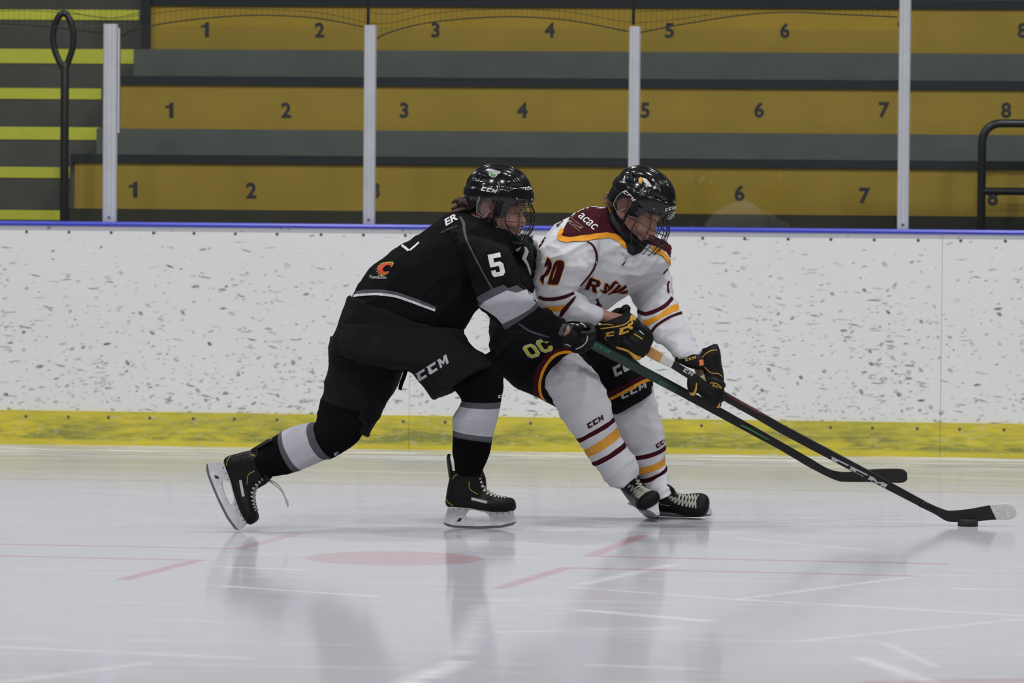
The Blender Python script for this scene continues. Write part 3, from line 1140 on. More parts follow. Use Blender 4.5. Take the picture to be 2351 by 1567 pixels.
def make_skate(parent, M, label=None, laces_off=False, show_name=True, trim='volt', lace_w=0.0024):
    """boot, toe cap, holder, runner, laces, tendon guard; M places the skate in the world"""
    boot_secs = [((1033, 1086), (1102, 1090), .040), ((1028, 1108), (1106, 1104), .041), ((1023, 1138), (1114, 1121), .037),
                 ((1022, 1158), (1123, 1129), .034), ((1034, 1167), (1133, 1134), .034), ((1075, 1169), (1143, 1138), .038),
                 ((1112, 1174), (1152, 1140), .044), ((1142, 1176), (1163, 1141), .049), ((1165, 1175), (1173, 1142), .046),
                 ((1179, 1172), (1179, 1145), .038), ((1185, 1166), (1183, 1151), .022)]
    A = [Vector((sk(*s[0])[0], 0, sk(*s[0])[1])) for s in boot_secs]
    B = [Vector((sk(*s[1])[0], 0, sk(*s[1])[1])) for s in boot_secs]
    Wd = [s[2] for s in boot_secs]
    rings = []
    N = len(A)

    def ipol(L, i, t):
        p0 = L[i - 1] if i else L[0] * 2 - L[1]
        p3 = L[i + 2] if i + 2 < N else L[-1] * 2 - L[-2]
        return cr(p0, L[i], L[i + 1], p3, t)
    segs = []
    for i in range(N - 1):
        for q in range(5):
            a, b, w = ipol(A, i, q / 5), ipol(B, i, q / 5), ipol(Wd, i, q / 5)
            c, U = (a + b) / 2, (b - a) / 2
            rings.append([c + U * se(cos(2 * pi * j / 28), .8) + Vector((0, w * se(sin(2 * pi * j / 28), .8), 0)) for j in range(28)])
            segs.append(1 if i >= 6 else 0)
    a, b = A[-1], B[-1]
    c, U = (a + b) / 2, (b - a) / 2
    rings.append([c + U * .9 * cos(2 * pi * j / 28) + Vector((0, Wd[-1] * .8 * sin(2 * pi * j / 28), 0)) for j in range(28)])
    tree = None
    root = bpy.data.objects.new('skate', None)
    root.empty_display_size = 0.05
    COL.objects.link(root)
    root.parent = parent
    root.matrix_parent_inverse = world_of(parent).inverted()
    root.matrix_basis = Matrix.Translation(M.to_translation())
    if label:
        root['label'] = label
    mb = MB().add(rings_to_mesh(rings, (True, True), segs + [1]))
    tree = BVHTree.FromPolygons(mb.v, mb.f)
    mb.xf(M).build('boot', ['boot', 'toe_cap'], root)
    # padded collar ring
    top = rings[0]
    MB().add(tube([top[j] * 1.0 + Vector((0, 0, .002)) for j in list(range(28)) + [0]], .0045, 8)).xf(M).build('collar', 'boot', root)
    # tendon guard
    pts = [sk(1036, 1098), sk(1032, 1070), sk(1029, 1052), sk(1031, 1043)]
    g = []
    for (x, z), wy, dx in zip(pts, (.026, .024, .018, .009), (.010, .009, .007, .004)):
        g.append([Vector((x + dx * .6 * cos(2 * pi * j / 14) - (.006 * (abs(sin(2 * pi * j / 14)) < .3)), wy * sin(2 * pi * j / 14), z)) for j in range(14)])
    MB().add(rings_to_mesh(g)).xf(M).build('tendon_guard', 'boot', root)
    # tongue
    MB().add(tube([Vector((sk(1108, 1122)[0], 0, sk(1108, 1122)[1])), Vector((sk(1103, 1100)[0], 0, sk(1103, 1100)[1])), Vector((sk(1100, 1084)[0], 0, sk(1100, 1084)[1]))],
                  [.014, .019, .014], 12, True, 3)).xf(M).build('tongue', 'boot', root)
    # blade holder: side outline with the window, wide at the sole and narrow at the steel
    outer = [(1030, 1164), (1023, 1184), (1018, 1201), (1040, 1206.5), (1070, 1208), (1100, 1208.5), (1150, 1205.5), (1184, 1197), (1184, 1189), (1180, 1180), (1177, 1172),
             (1150, 1174), (1118, 1174)]
    outer = [(1030, 1164), (1023, 1184), (1018, 1201), (1040, 1206.5), (1070, 1208), (1100, 1208.5), (1150, 1205.5), (1184, 1197), (1184, 1189), (1180, 1180),
             (1177, 1171), (1150, 1173), (1118, 1173), (1100, 1170), (1078, 1166)]
    hole = [(1068, 1184), (1073, 1175), (1080, 1169.5), (1100, 1172.5), (1116, 1176.5), (1123, 1183), (1125, 1190), (1121, 1192.5), (1100, 1193), (1080, 1191.5), (1069, 1188)]
    v, f = tri_rings([outer, hole], 5)
    mb = MB()
    for sgn in (-1, 1):
        vv = []
        for p in v:
            x, z = sk(p.x, p.y)
            t = max(0, min(1, (1208 - p.y) / 42))
            w = .0045 + .030 * t ** 2.2
            vv.append(Vector((x, sgn * w, z)))
        mb.add((vv, [tuple(q) if sgn > 0 else tuple(reversed(q)) for q in f]))
    n0 = len(v)
    ec = {}
    for q in f:
        for i in range(3):
            e = (q[i], q[(i + 1) % 3])
            ec[tuple(sorted(e))] = ec.get(tuple(sorted(e)), 0) + 1
    mb.f += [(a, b, b + n0, a + n0) for (a, b), k in ec.items() if k == 1]
    mb.m += [0] * (len(mb.f) - len(mb.m))
    mb.xf(M).build('blade_holder', 'holder', root, False)
    hs = [o for o in root.children][-1]
    # rivets and the dark slot mark on both sides of the holder
    for sgn in (-1, 1):
        mk = MB()
        for (x, y) in ((1042, 1168), (1056, 1168.5), (1070, 1169.5), (1128, 1178), (1142, 1178), (1156, 1177.5), (1169, 1176.5)):
            X, Z = sk(x, y)
            t = (1208 - y) / 42
            MB().add(ball((X, sgn * (.0047 + .030 * t ** 2.2), Z), .0022, nu=8, nv=5)).xf(M).build('rivet', 'rubber', root)
        slot = [(1048, 1198), (1054, 1190), (1061, 1190), (1056, 1198)]
        vv = [Vector((sk(*q)[0], sgn * (.0052 + .030 * ((1208 - q[1]) / 42) ** 2.2), sk(*q)[1])) for q in slot]
        mk.add((vv, [(0, 1, 2, 3)]))
        mk.xf(M).build('holder_mark', 'rubber', root)
    # steel runner
    prof = [(1017, 1200), (1019, 1205), (1028, 1210), (1045, 1213), (1075, 1214), (1110, 1214), (1150, 1211.5), (1178, 1205), (1185, 1198), (1184, 1195), (1150, 1203), (1100, 1206), (1060, 1206), (1035, 1203), (1019, 1198)]
    mb = MB()
    n = len(prof)
    vv = [Vector((sk(*q)[0], s_ * .0016, sk(*q)[1])) for s_ in (-1, 1) for q in prof]
    mb.add((vv, [tuple(range(n)), tuple(reversed(range(n, 2 * n)))] + [(i, (i + 1) % n, n + (i + 1) % n, n + i) for i in range(n)]))
    mb.xf(M).build('blade', 'steel', root, False)
    # laces: crossed bars up the front of the boot
    lc = MB()
    fr = [(1160, 1141), (1153, 1140), (1146, 1138.5), (1139, 1135.5), (1132, 1131), (1126, 1126), (1120, 1119.5), (1115, 1112), (1111, 1104), (1108, 1096)]

    def hit(x, z, y, up):
        o = Vector((x, y, z)) + up * .08
        loc, nn, _, _ = tree.ray_cast(o, -up)
        return (loc + up * .0022) if loc else Vector((x, y, z))
    for i in range(len(fr) - 1):
        (xa, za), (xb, zb) = sk(*fr[i]), sk(*fr[i + 1])
        d = Vector((xb - xa, 0, zb - za)).normalized()
        up = Vector((-d.z, 0, d.x))
        if up.z < 0 and up.x < 0:
            up = -up
        up = Vector((abs(up.x), 0, abs(up.z)))
        for sgn in (-1, 1):
            pts = []
            for k in range(7):
                t = k / 6
                y = sgn * (.028 - .056 * t)
                x, z = xa + (xb - xa) * t, za + (zb - za) * t
                upp = (up + Vector((0, y * 9, 0))).normalized()
                loc, nn, _, _ = tree.ray_cast(Vector((x, y, z)) + upp * .06, -upp)
                pts.append(loc + upp * (.0015 + .0012 * (sgn > 0)) if loc else Vector((x, y, z)))
            lc.add(tube(pts, lace_w, 6))
    lc.xf(M).build('laces', 'lace', root)
    # coloured piping at collar and heel, printed side name bar
    for sgn in (-1, 1):
        for line in ([(1040, 1100), (1046, 1091), (1060, 1088)], [(1078, 1105), (1080, 1122), (1098, 1134)], [(1024, 1147), (1031, 1155), (1040, 1161)]):
            pts = []
            for (x, y) in line:
                X, Z = sk(x, y)
                loc, nn, _, _ = tree.ray_cast(Vector((X, sgn * .12, Z)), Vector((0, -sgn, 0)))
                if loc:
                    pts.append(loc + Vector((0, sgn * .0008, 0)))
            if len(pts) > 1:
                MB().add(tube(pts, .0011, 6, True, 4)).xf(M).build('piping', trim, root)
    if show_name:
        tr = MB()
        vv = []
        g = [(1084, 1141), (1121, 1149), (1119, 1155), (1083, 1147)]
        for (x, y) in g:
            X, Z = sk(x, y)
            loc, nn, _, _ = tree.ray_cast(Vector((X, -.12, Z)), Vector((0, 1, 0)))
            vv.append((loc or Vector((X, -.05, Z))) + Vector((0, -.0015, 0)))
        tr.add((vv, [(0, 1, 2, 3)]))
        tr.xf(M).build('side_badge', 'silver_print', root)
    return root


def frame(o, x, z):
    """placement matrix from origin, toe direction and up direction"""
    x = Vector(x).normalized()
    z = Vector(z)
    z = (z - x * z.dot(x)).normalized()
    y = z.cross(x)
    m = Matrix((x, y, z)).transposed().to_4x4()
    m.translation = Vector(o)
    return m


# ================================================================== head, helmet, cage (local: +x face, +y the person's left, +z crown)
def head_shapes(mb, M):
    def b(c, r):
        mb.add(ball(c, r, M, 28, 18))
    b((-.008, 0, .0), (.096, .076, .092))
    b((.030, 0, -.065), (.062, .062, .080))
    b((.028, 0, -.108), (.052, .052, .036))
    b((.066, 0, -.134), (.020, .024, .016))
    b((.060, .034, -.088), (.028, .024, .026))
    b((.060, -.034, -.088), (.028, .024, .026))
    b((.078, 0, -.030), (.020, .050, .026))
    for s in (-1, 1):
        b((.084, s * .030, -.044), (.010, .022, .007))
        b((.097, s * .011, -.094), (.010, .008, .007))
        b((-.032, s * .080, -.047), (.018, .009, .031))
        b((-.028, s * .078, -.070), (.010, .008, .012))
    mb.add(tube([M @ Vector(p) for p in ((.086, 0, -.046), (.098, 0, -.070), (.108, 0, -.088))], [.009, .010, .0115], 10))
    mb.add(tube([M @ Vector(p) for p in ((.083, -.020, -.114), (.093, -.008, -.1105), (.0945, 0, -.111), (.093, .008, -.1105), (.083, .020, -.114))], [.004, .0062, .0065, .0062, .004], 8, True, 3))
    mb.add(tube([M @ Vector(p) for p in ((.082, -.018, -.118), (.091, 0, -.1215), (.082, .018, -.118))], [.004, .0070, .004], 8, True, 4))


def face_details(body, M, hair):
    for s in (-1, 1):
        MB().add(ball((.0755, s * .030, -.0555), (.0128, .0145, .0088), M, 20, 12)).build('upper_lid', 'skin', body)
        mb = MB().add(ball((.0755, s * .030, -.060), .0108, M, 16, 10))
        mb.build('eye', 'eye_white', body)
        mb = MB().add(ball((.0845, s * .0305, -.0635), (.0028, .0046, .0040), M, 12, 8))
        mb.build('iris', 'eye_dark', body)
        MB().add(tube([M @ Vector(p) for p in ((.0865, s * .018, -.0545), (.0885, s * .030, -.0530), (.0815, s * .043, -.0575))], [.0016, .0018, .0012], 6, True, 3)).build('eyelid', 'brow', body)
        MB().add(tube([M @ Vector(p) for p in ((.0945, s * .014, -.0435), (.0940, s * .030, -.0385), (.0830, s * .046, -.0435))], [.0024, .003, .0015], 6, True, 3)).build('eyebrow', hair, body)
    MB().add(tube([M @ Vector(p) for p in ((.0875, -.017, -.1145), (.0985, -.006, -.1105), (.0995, 0, -.1115), (.0985, .006, -.1105), (.0875, .017, -.1145))], [.0010, .0024, .0026, .0024, .0010], 8, True, 3)
             ).add(tube([M @ Vector(p) for p in ((.0865, -.015, -.1175), (.0965, 0, -.1215), (.0865, .015, -.1175))], [.0010, .0030, .0010], 8, True, 4)).build('lips', 'lips', body)


def helmet_point(ph, th, extra=0.0):
    # ph azimuth from the front, th elevation; a shell with ribs, side panels and a brow band
    ct = cos(th) ** 0.86 if th > 0 else 1.0 - 0.05 * sin(-th)
    st = sin(th)
    x = (.126 if cos(ph) > 0 else .122) * ct * cos(ph)
    y = .107 * ct * sin(ph)
    z = .116 * st if th > 0 else .116 * th
    n = Vector((x / .126 ** 2, y / .107 ** 2, max(z, 0) / .116 ** 2 + 1e-6)).normalized()
    d = 0.0
    def ss(v, a, b):
        t = max(0.0, min(1.0, (v - a) / (b - a)))
        return t * t * (3 - 2 * t)
    ay = abs(y)
    d += .0045 * (1 - ss(ay, .026, .031)) * ss(z, .02, .05)              # crown rib
    d += .0035 * ss(ay, .052, .056) * (1 - ss(ay, .068, .072)) * ss(z, .035, .06)  # side rib
    d += .0050 * (1 - ss(z, .030 + .012 * cos(ph), .036 + .012 * cos(ph))) * ss(z, -.02, -.008)   # lower band
    d -= .0060 * ss(z, .040, .046) * (1 - ss(z, .052, .058)) * ss(abs(ph), .5, .6) * (1 - ss(abs(ph), 1.15, 1.25))   # vent
    d -= .0060 * ss(z, .050, .056) * (1 - ss(z, .066, .072)) * ss(abs(ph), 1.9, 2.0) * (1 - ss(abs(ph), 2.5, 2.6))
    d += .0045 * (1 - ss(abs(ph), .30, .36)) * (1 - ss(z, .022, .028)) * ss(z, -.025, -.012)
    return Vector((x, y, z)) + n * (d + extra)


def helmet_low(ph):
    a = abs(ph)
    pts = [(0, -.014), (.75, -.012), (1.05, -.026), (1.22, -.070), (1.42, -.074), (1.52, -.022), (1.70, -.004), (1.95, -.010), (2.15, -.045), (2.5, -.066), (pi, -.070)]
    for i in range(len(pts) - 1):
        if pts[i][0] <= a <= pts[i + 1][0]:
            t = (a - pts[i][0]) / (pts[i + 1][0] - pts[i][0])
            t = t * t * (3 - 2 * t)
            return pts[i][1] * (1 - t) + pts[i + 1][1] * t
    return -.07


def make_helmet(person, M, cz=1.0, cx=0.0):
    root = bpy.data.objects.new('helmet', None)
    root.empty_display_size = 0.05
    COL.objects.link(root)
    root.parent = person
    root.matrix_parent_inverse = world_of(person).inverted()
    root.matrix_basis = Matrix.Translation(M.to_translation())
    NU, NV = 144, 56
    outer, inner = [], []
    for i in range(NV + 1):
        t = i / NV
        ro, ri = [], []
        for j in range(NU):
            ph = -pi + 2 * pi * j / NU
            zl = helmet_low(ph)
            thl = asin(zl / .116) if zl > 0 else zl / .116
            th = pi / 2 * .985 + (thl - pi / 2 * .985) * t
            ro.append(helmet_point(ph, th))
            ri.append(helmet_point(ph, th, -.012))
        outer.append(ro)
        inner.append(ri)
    mb = MB()
    v, f, m = rings_to_mesh(outer, (True, False))
    mb.add((v, f, m))
    mb.add(rings_to_mesh(inner, (True, False)))
    no = len(v)
    a0 = NV * NU
    for j in range(NU):
        k = (j + 1) % NU
        mb.f.append((a0 + j, a0 + k, no + a0 + k, no + a0 + j))
        mb.m.append(0)
    tree = BVHTree.FromPolygons([M @ p for p in mb.v], mb.f)
    mb.xf(M).build('shell', 'helmet_black', root)
    # ear guards of clear plastic
    for s in (-1, 1):
        pts = [(-.052, -.005), (-.012, -.005), (-.010, -.050), (-.030, -.080), (-.058, -.062), (-.060, -.030)]
        g = [[Vector((x, s * (.103 + dy), z)) for x, z in pts] for dy in (0, .003)]
        MB().add(rings_to_mesh(g)).xf(M).build('ear_guard', 'clear_guard', root, False)
        MB().add(tube([M @ Vector((x, s * .105, z)) for x, z in pts[2:] + pts[:1]], .0013, 6)).build('ear_guard_rim', 'lace', root)
    # brow plate with cage clips, screws
    mb = MB()
    for ph in (-.9, -.3, .3, .9):
        mb.add(ball(helmet_point(ph, .02, .002), (.005, .005, .005), None, 10, 6))
    mb.xf(M).build('cage_clips', 'steel', root)
    # cage
    def cg(th, z):
        q = cg0(th, z)
        if z < 0:
            q = Vector((q.x + cx * min(1, -z / .05) * cos(th), q.y, z * cz))
        return q

    def cg0(th, z):
        prof = [(.004, .126), (-.018, .128), (-.045, .143), (-.080, .147), (-.112, .142), (-.135, .128), (-.160, .106)]
        for i in range(len(prof) - 1):
            if prof[i + 1][0] <= z <= prof[i][0]:
                t = (prof[i][0] - z) / (prof[i][0] - prof[i + 1][0])
                xr = prof[i][1] * (1 - t) + prof[i + 1][1] * t
                break
        else:
            xr = .126 if z > 0 else .106
        yr = .098 if z > -.06 else .098 - (-.06 - z) * .25
        c = cos(th)
        return Vector((xr * se(c, .62) if c > 0 else xr * c, yr * se(sin(th), .85), z))
    wires = []
    lim = 1.30
    for z, l2 in ((.000, 1.15), (-.026, lim), (-.052, lim + .1), (-.082, lim + .1), (-.112, lim + .05), (-.138, 1.15), (-.160, 1.05)):
        wires.append([cg(-l2 + 2 * l2 * k / 26, z + (.010 * (abs(-l2 + 2 * l2 * k / 26) / 1.3) ** 2 if z < -.1 else 0)) for k in range(27)])
    for th in (-1.02, -.68, -.36, -.11, .11, .36, .68, 1.02):
        lo = -.160 if abs(th) < .9 else -.135
        wires.append([cg(th, .002 + (lo - .002) * k / 14) for k in range(15)])
    mc = MB()
    for w in wires:
        mc.add(tube(w, .0017, 6))
    fr = [cg(-lim - .1, -.052), cg(-lim - .1, -.085), cg(-1.25, -.118), cg(-1.12, -.148), cg(-.8, -.160), cg(0, -.162), cg(.8, -.160), cg(1.12, -.148), cg(1.25, -.118), cg(lim + .1, -.085), cg(lim + .1, -.052)]
    mc.add(tube(fr, .0024, 8, True, 4))
    mc.xf(M).build('cage', 'cage_wire', root)
    # chin cup, straps, side loops
    mb = MB().add(ball((.070, 0, -.150 * (1 + (cz - 1) * .35)), (.036, .044, .022 * cz), M, 24, 14))
    mb.build('chin_cup', 'helmet_matte', root)
    for s in (-1, 1):
        MB().add(tube([M @ Vector(p) for p in ((.010, s * .104, -.030), (.006, s * .098, -.075), (.012, s * .086, -.115), (.040, s * .060, -.142), (.062, s * .038, -.150))], .0055, 8, True, 4)).build('chin_strap', 'helmet_matte', root)
        MB().add(tube([M @ Vector(p) for p in ((.022, s * .106, -.018), (.020, s * .103, -.060))], [.013, .009], 10)).build('cage_pad', 'helmet_matte', root)
    return root, tree


# ================================================================== hockey stick
def make_stick(name_label, secs, bsecs, parts, cat='hockey stick'):
    """secs: shaft sections, bsecs: blade sections"""
    c = P((secs[0][0] + secs[0][2]) / 2, (secs[0][1] + secs[0][3]) / 2, secs[0][4])
    root = empty('hockey_stick', c, name_label, cat)
    v, f, m = loft(secs, 20, 4, .35, linear=True, segmats=parts[0])
    MB().add((v, f, m)).build('shaft', parts[1], root)
    shaft = (v, f)
    v, f, m = loft(bsecs, 24, 4, .45, segmats=parts[2])
    MB().add((v, f, m)).build('stick_blade', parts[3], root)
    return root, bvh(shaft, (v, f))

# ================================================================== skater in black
B0 = 17.48
pb = empty('person', (G(1100, 1213).x - .25, B0, 0), 'person skating bent forward in a black jersey and black pants, wearing number 5', 'person')


def YB(px):
    """depth of the skater's middle line as it runs along the direction of travel"""
    return B0 + (px - 1100) * 0.0001


HB = frame(P(1142, 450, B0 + .02), (0.99, .0, -.10), (0.10, -.04, 1))
# body under the clothing
g = G(1100, 1213)
SK1 = frame((g.x, g.y, 0), (1, .02, 0), (0, .02, 1))
a66 = radians(65.5)
xd = Vector((cos(a66), -.03, -sin(a66)))
zd = Vector((sin(a66), 0, cos(a66)))
# the toe end of the trailing runner stands on the ice
SK2 = frame(G(541, 1218) + Vector((0, 0, .001)) - (xd * ((1183 - 1100) * SK) + zd * .016), xd, zd)


def foot(mb, M, knee, top=.215):
    pts = [M @ Vector(p) for p in ((-.052, 0, top), (-.055, 0, .15), (-.045, 0, .105), (.03, 0, .088), (.085, 0, .082))]
    mb.add(tube(knee[0] + pts, knee[1] + [.030, .028, .024, .022, .016], 16, True, 4))


mb = MB()
head_shapes(mb, HB)
T_ = lambda *pts: mb.add(tube_px([p for p in pts], 16, 4))
T_((1133, 500, B0 + .02, .052), (1118, 530, B0 + .02, .056), (1085, 550, B0 + .02, .075))
T_((1085, 550, B0 + .02, .11), (1020, 600, B0 + .01, .135), (940, 660, B0, .125), (900, 740, B0, .13))
T_((1085, 560, B0 + .0, .07), (1110, 590, B0 - .14, .055), (1140, 700, B0 - .14, .045), (1230, 737, B0 + .05, .034), (1308, 766, B0 + .19, .026), (1340, 785, B0 + .22, .036))
T_((1085, 560, B0 + .05, .07), (1130, 570, B0 + .2, .04), (1160, 610, B0 + .31, .026), (1190, 600, B0 + .35, .022), (1198, 580, B0 + .35, .022))
T_((900, 740, B0 - .06, .11), (960, 790, B0 - .1, .085), (1095, 850, B0 - .1, .060))
foot(mb, SK1, ([P(1095, 850, B0 - .1), P(1095, 900, B0 - .07), P(1088, 980, B0 - .04)], [.060, .052, .046]))
T_((890, 740, B0 + .06, .11), (850, 860, B0 + .06, .085), (775, 985, B0 - .02, .050))
foot(mb, SK2, ([P(775, 985, B0 - .02), P(735, 1005, B0 - .06), P(700, 1020, B0 - .105), P(645, 1047, B0 - .19)], [.050, .042, .036, .030]))
co, f, no_ = None, None, None
body, _ = fused_obj('body', mb, 'skin', pb, 0.0035, 5)
face_details(body, HB, 'brow')

# hair gathered below the helmet
mh = MB()
random.seed(3)
for k in range(26):
    a = Vector((1074 + random.uniform(-4, 8), 470 + random.uniform(-6, 10)))
    e = Vector((1048 + random.uniform(-10, 12), 468 + random.uniform(-14, 24)))
    y = B0 + random.uniform(-.03, .05)
    mid = (a + e) / 2 + Vector((random.uniform(-4, 4), random.uniform(-9, 3)))
    tail = e + Vector((random.uniform(-4, 4), random.uniform(2, 9)))
    mh.add(tube([P(a.x, a.y, y), P(mid.x, mid.y, y), P(e.x, e.y, y - .005), P(tail.x, tail.y, y)], [.008, .009, .006, .002], 7, True, 3))
mh.add(tube([P(1100, 470, B0 + .02), P(1080, 478, B0 + .02), P(1066, 478, B0 + .02)], [.05, .035, .02], 12, True, 3))
mh.build('hair', 'hair_brown', pb, label='brown hair sticking out behind the helmet')

# jersey
mb = MB()
mb.add(loft([(798, 686, 1062, 760, B0 + .0, .175), (822, 655, 1080, 730, B0, .195), (862, 606, 1105, 700, B0, .205), (910, 566, 1140, 668, B0 + .01, .215), (965, 536, 1158, 640, B0 + .02, .225),
             (1012, 502, 1168, 612, B0 + .03, .225), (1048, 486, 1176, 575, B0 + .03, .185), (1078, 484, 1190, 548, B0 + .03, .12), (1098, 494, 1175, 535, B0 + .03, .075)], 44, 6, .92))
# near sleeve: shoulder, elbow, forearm
mb.add(loft([(1020, 520, 1165, 560, B0 - .10, .11), (1045, 560, 1174, 575, B0 - .16, .115), (1068, 605, 1182, 603, B0 - .19, .115), (1082, 645, 1194, 636, B0 - .20, .11),
             (1093, 688, 1212, 664, B0 - .20, .105), (1105, 706, 1232, 688, B0 - .19, .10), (1156, 753, 1238, 700, B0 - .12, .085), (1205, 768, 1262, 712, B0 - .02, .07),
             (1250, 782, 1290, 730, B0 + .09, .062), (1286, 790, 1306, 742, B0 + .15, .052)], 36, 6, .95))
# far sleeve reaching to the other skater's back
mb.add(loft([(1100, 540, 1190, 640, B0 + .16, .10), (1125, 535, 1200, 650, B0 + .24, .10), (1145, 545, 1222, 672, B0 + .30, .09), (1160, 570, 1224, 640, B0 + .34, .08), (1172, 575, 1222, 600, B0 + .36, .06)], 28, 5))
jb, jbm = fused_obj('jersey', mb, 'black_jersey', pb, 0.0065, 4, [(.010, 5.5, 2.0, (1, 1, 2.0), .7), (.004, 14, 5.0, (1, 1, 1.6), .5)], 'black jersey with grey piping and a white sleeve band')
jt = bvh(jbm)
A = lambda n, r, m, lab=None, off=.0012, step=4.0: applique(n, r, m, jt, jb, off, step, label=lab)
A('number', place(G5, (1131, 637), (30, -6), (-12, -52)), 'white_print', 'white number 5 on the sleeve', .0016, 3)
A('name_letters', word('ER', (1024, 519), (1052, 503), 15, .03, .3), 'white_print', 'white letters on the shoulder', .0014, 2.5)
A('piping', band([(1056, 497), (1064, 512), (1066, 530), (1072, 552), (1088, 585), (1106, 620), (1120, 645), (1130, 662)], [5, 7, 6, 4, 3.5, 3.5, 3.5, 4]), 'dark_trim', 'grey shoulder piping')
A('piping', band([(1012, 534), (1030, 526), (1050, 518)], 2), 'dark_trim')
A('piping', band([(1190, 742), (1212, 757), (1235, 766), (1262, 774)], [4, 5, 5, 2]), 'grey_band', 'grey forearm piping')
# sleeve band: grey edge, light middle, grey edge
A('sleeve_band', [(1088, 688), (1104, 676), (1128, 663), (1156, 653), (1166, 661), (1188, 654), (1198, 662), (1206, 676), (1196, 684), (1162, 672), (1132, 680), (1101, 703)], 'grey_band', 'grey stripe', .0013)
A('sleeve_band', [(1101, 703), (1112, 692), (1134, 680), (1164, 666), (1186, 672), (1208, 664), (1222, 662), (1232, 668), (1239, 682), (1236, 694), (1220, 709), (1190, 727), (1156, 744), (1152, 742), (1140, 728), (1120, 714)], 'light_band', 'light grey middle of the sleeve band', .0022)
A('sleeve_band', [(1236, 672), (1241, 684), (1240, 698), (1226, 712), (1200, 730), (1160, 756), (1152, 744), (1188, 726), (1216, 709), (1231, 694), (1236, 684)], 'grey_band', 'grey stripe', .0030)
A('sleeve_cuff', [(1290, 744), (1303, 741), (1296, 765), (1287, 770), (1281, 766)], 'grey_band')
# hem stripe
A('hem_stripe', band([(801, 677), (830, 670), (868, 668), (905, 673), (940, 684), (975, 697), (1000, 708)], 8), 'grey_band', 'grey hem stripe', .0014)
A('hem_stripe', band([(799, 681), (830, 676.5), (868, 675), (905, 679), (940, 690), (975, 703), (999, 712)], 5.5), 'white_print', 'white hem stripe', .0024)
# crest on the lower back: red flaming letter with yellow rim, small word under it
fc = [(879, 631), (888, 627), (893, 622), (885, 624), (880, 622), (880, 616), (884, 611), (891, 608), (897, 609), (896, 614), (901, 607), (900, 603), (892, 603), (880, 605), (873, 608), (877, 609), (868, 612), (874, 613),
      (864, 618), (872, 617), (866, 624), (873, 621), (869, 628), (875, 625), (873, 630)]
ctr = Vector((883, 617))
A('crest', [tuple(ctr + (Vector(p) - ctr) * 1.18) for p in fc], 'olive_print', 'yellow rim of the crest', .0010, 2)
A('crest', fc, 'flame_red', 'red flaming letter C', .0020, 2)
A('crest_word', word('Foundation', (849, 639), (887, 640), 8, .02), 'silver_print', 'small word Foundation', .0012, 2)
A('back_number', [(923, 560), (931, 565), (941, 574), (936, 577), (928, 570), (921, 565)], 'white_print', 'edge of the white back number', .0014, 2.5)
A('back_number', band([(941, 574), (952, 565), (962, 556)], 4), 'white_print', None, .0014, 2.5)
A('collar_stripe', band([(1112, 508), (1120, 510), (1130, 513), (1142, 523)], [1.5, 2.5, 2.5, 1.5]), 'white_print', None, .0014, 2)

mb = MB()
mb.add(loft([(1080, 500, 1148, 530, B0 + .02, .072), (1090, 492, 1156, 522, B0 + .02, .066), (1100, 486, 1152, 510, B0 + .02, .060)], 28, 4))
mb.build('neck_guard', 'helmet_matte', pb)

# pants
mb = MB()
mb.add(loft([(800, 680, 1040, 715, B0, .17), (782, 725, 1062, 756, B0, .175), (762, 780, 1060, 775, B0, .17), (757, 815, 1020, 815, B0 + .02, .15), (790, 835, 980, 835, B0 + .02, .10)], 40, 5, .9))
mb.add(loft([(780, 745, 1060, 752, B0 - .07, .13), (790, 815, 1078, 785, B0 - .10, .135), (870, 842, 1095, 802, B0 - .11, .135), (935, 850, 1112, 813, B0 - .11, .13), (965, 880, 1125, 824, B0 - .11, .125), (995, 917, 1136, 836, B0 - .11, .12, .01)], 36, 6, .82))
mb.add(loft([(758, 770, 960, 790, B0 + .08, .14), (756, 825, 945, 825, B0 + .10, .14), (748, 872, 925, 858, B0 + .10, .135), (740, 915, 893, 918, B0 + .07, .125), (727, 952, 846, 1002, B0 + .03, .11, .01)], 36, 6, .82))
pp, ppm = fused_obj('pants', mb, 'black_pants', pb, 0.0055, 2, [(.007, 6, 9.0, (1, 1, 1.8), -.4), (.002, 15, 1.0)], 'black padded hockey pants')
pt = bvh(ppm)
for r in logo_ccm((962, 876), (1030, 833), 20, gap=.28):
    applique('logo_letter', r, 'silver_print', pt, pp, .0015, 3)
applique('seam', band([(765, 815), (800, 826), (850, 838), (900, 848), (928, 852)], 2.2), 'black_sock', pt, pp, .0012)
MB().add(loft([(928, 848, 936, 852, B0 - .13, .006), (923, 862, 932, 866, B0 - .13, .004), (917, 878, 926, 881, B0 - .13, .004), (914, 893, 922, 896, B0 - .13, .004)], 12, 3, .5)).build('strap', 'black_sock', pp)

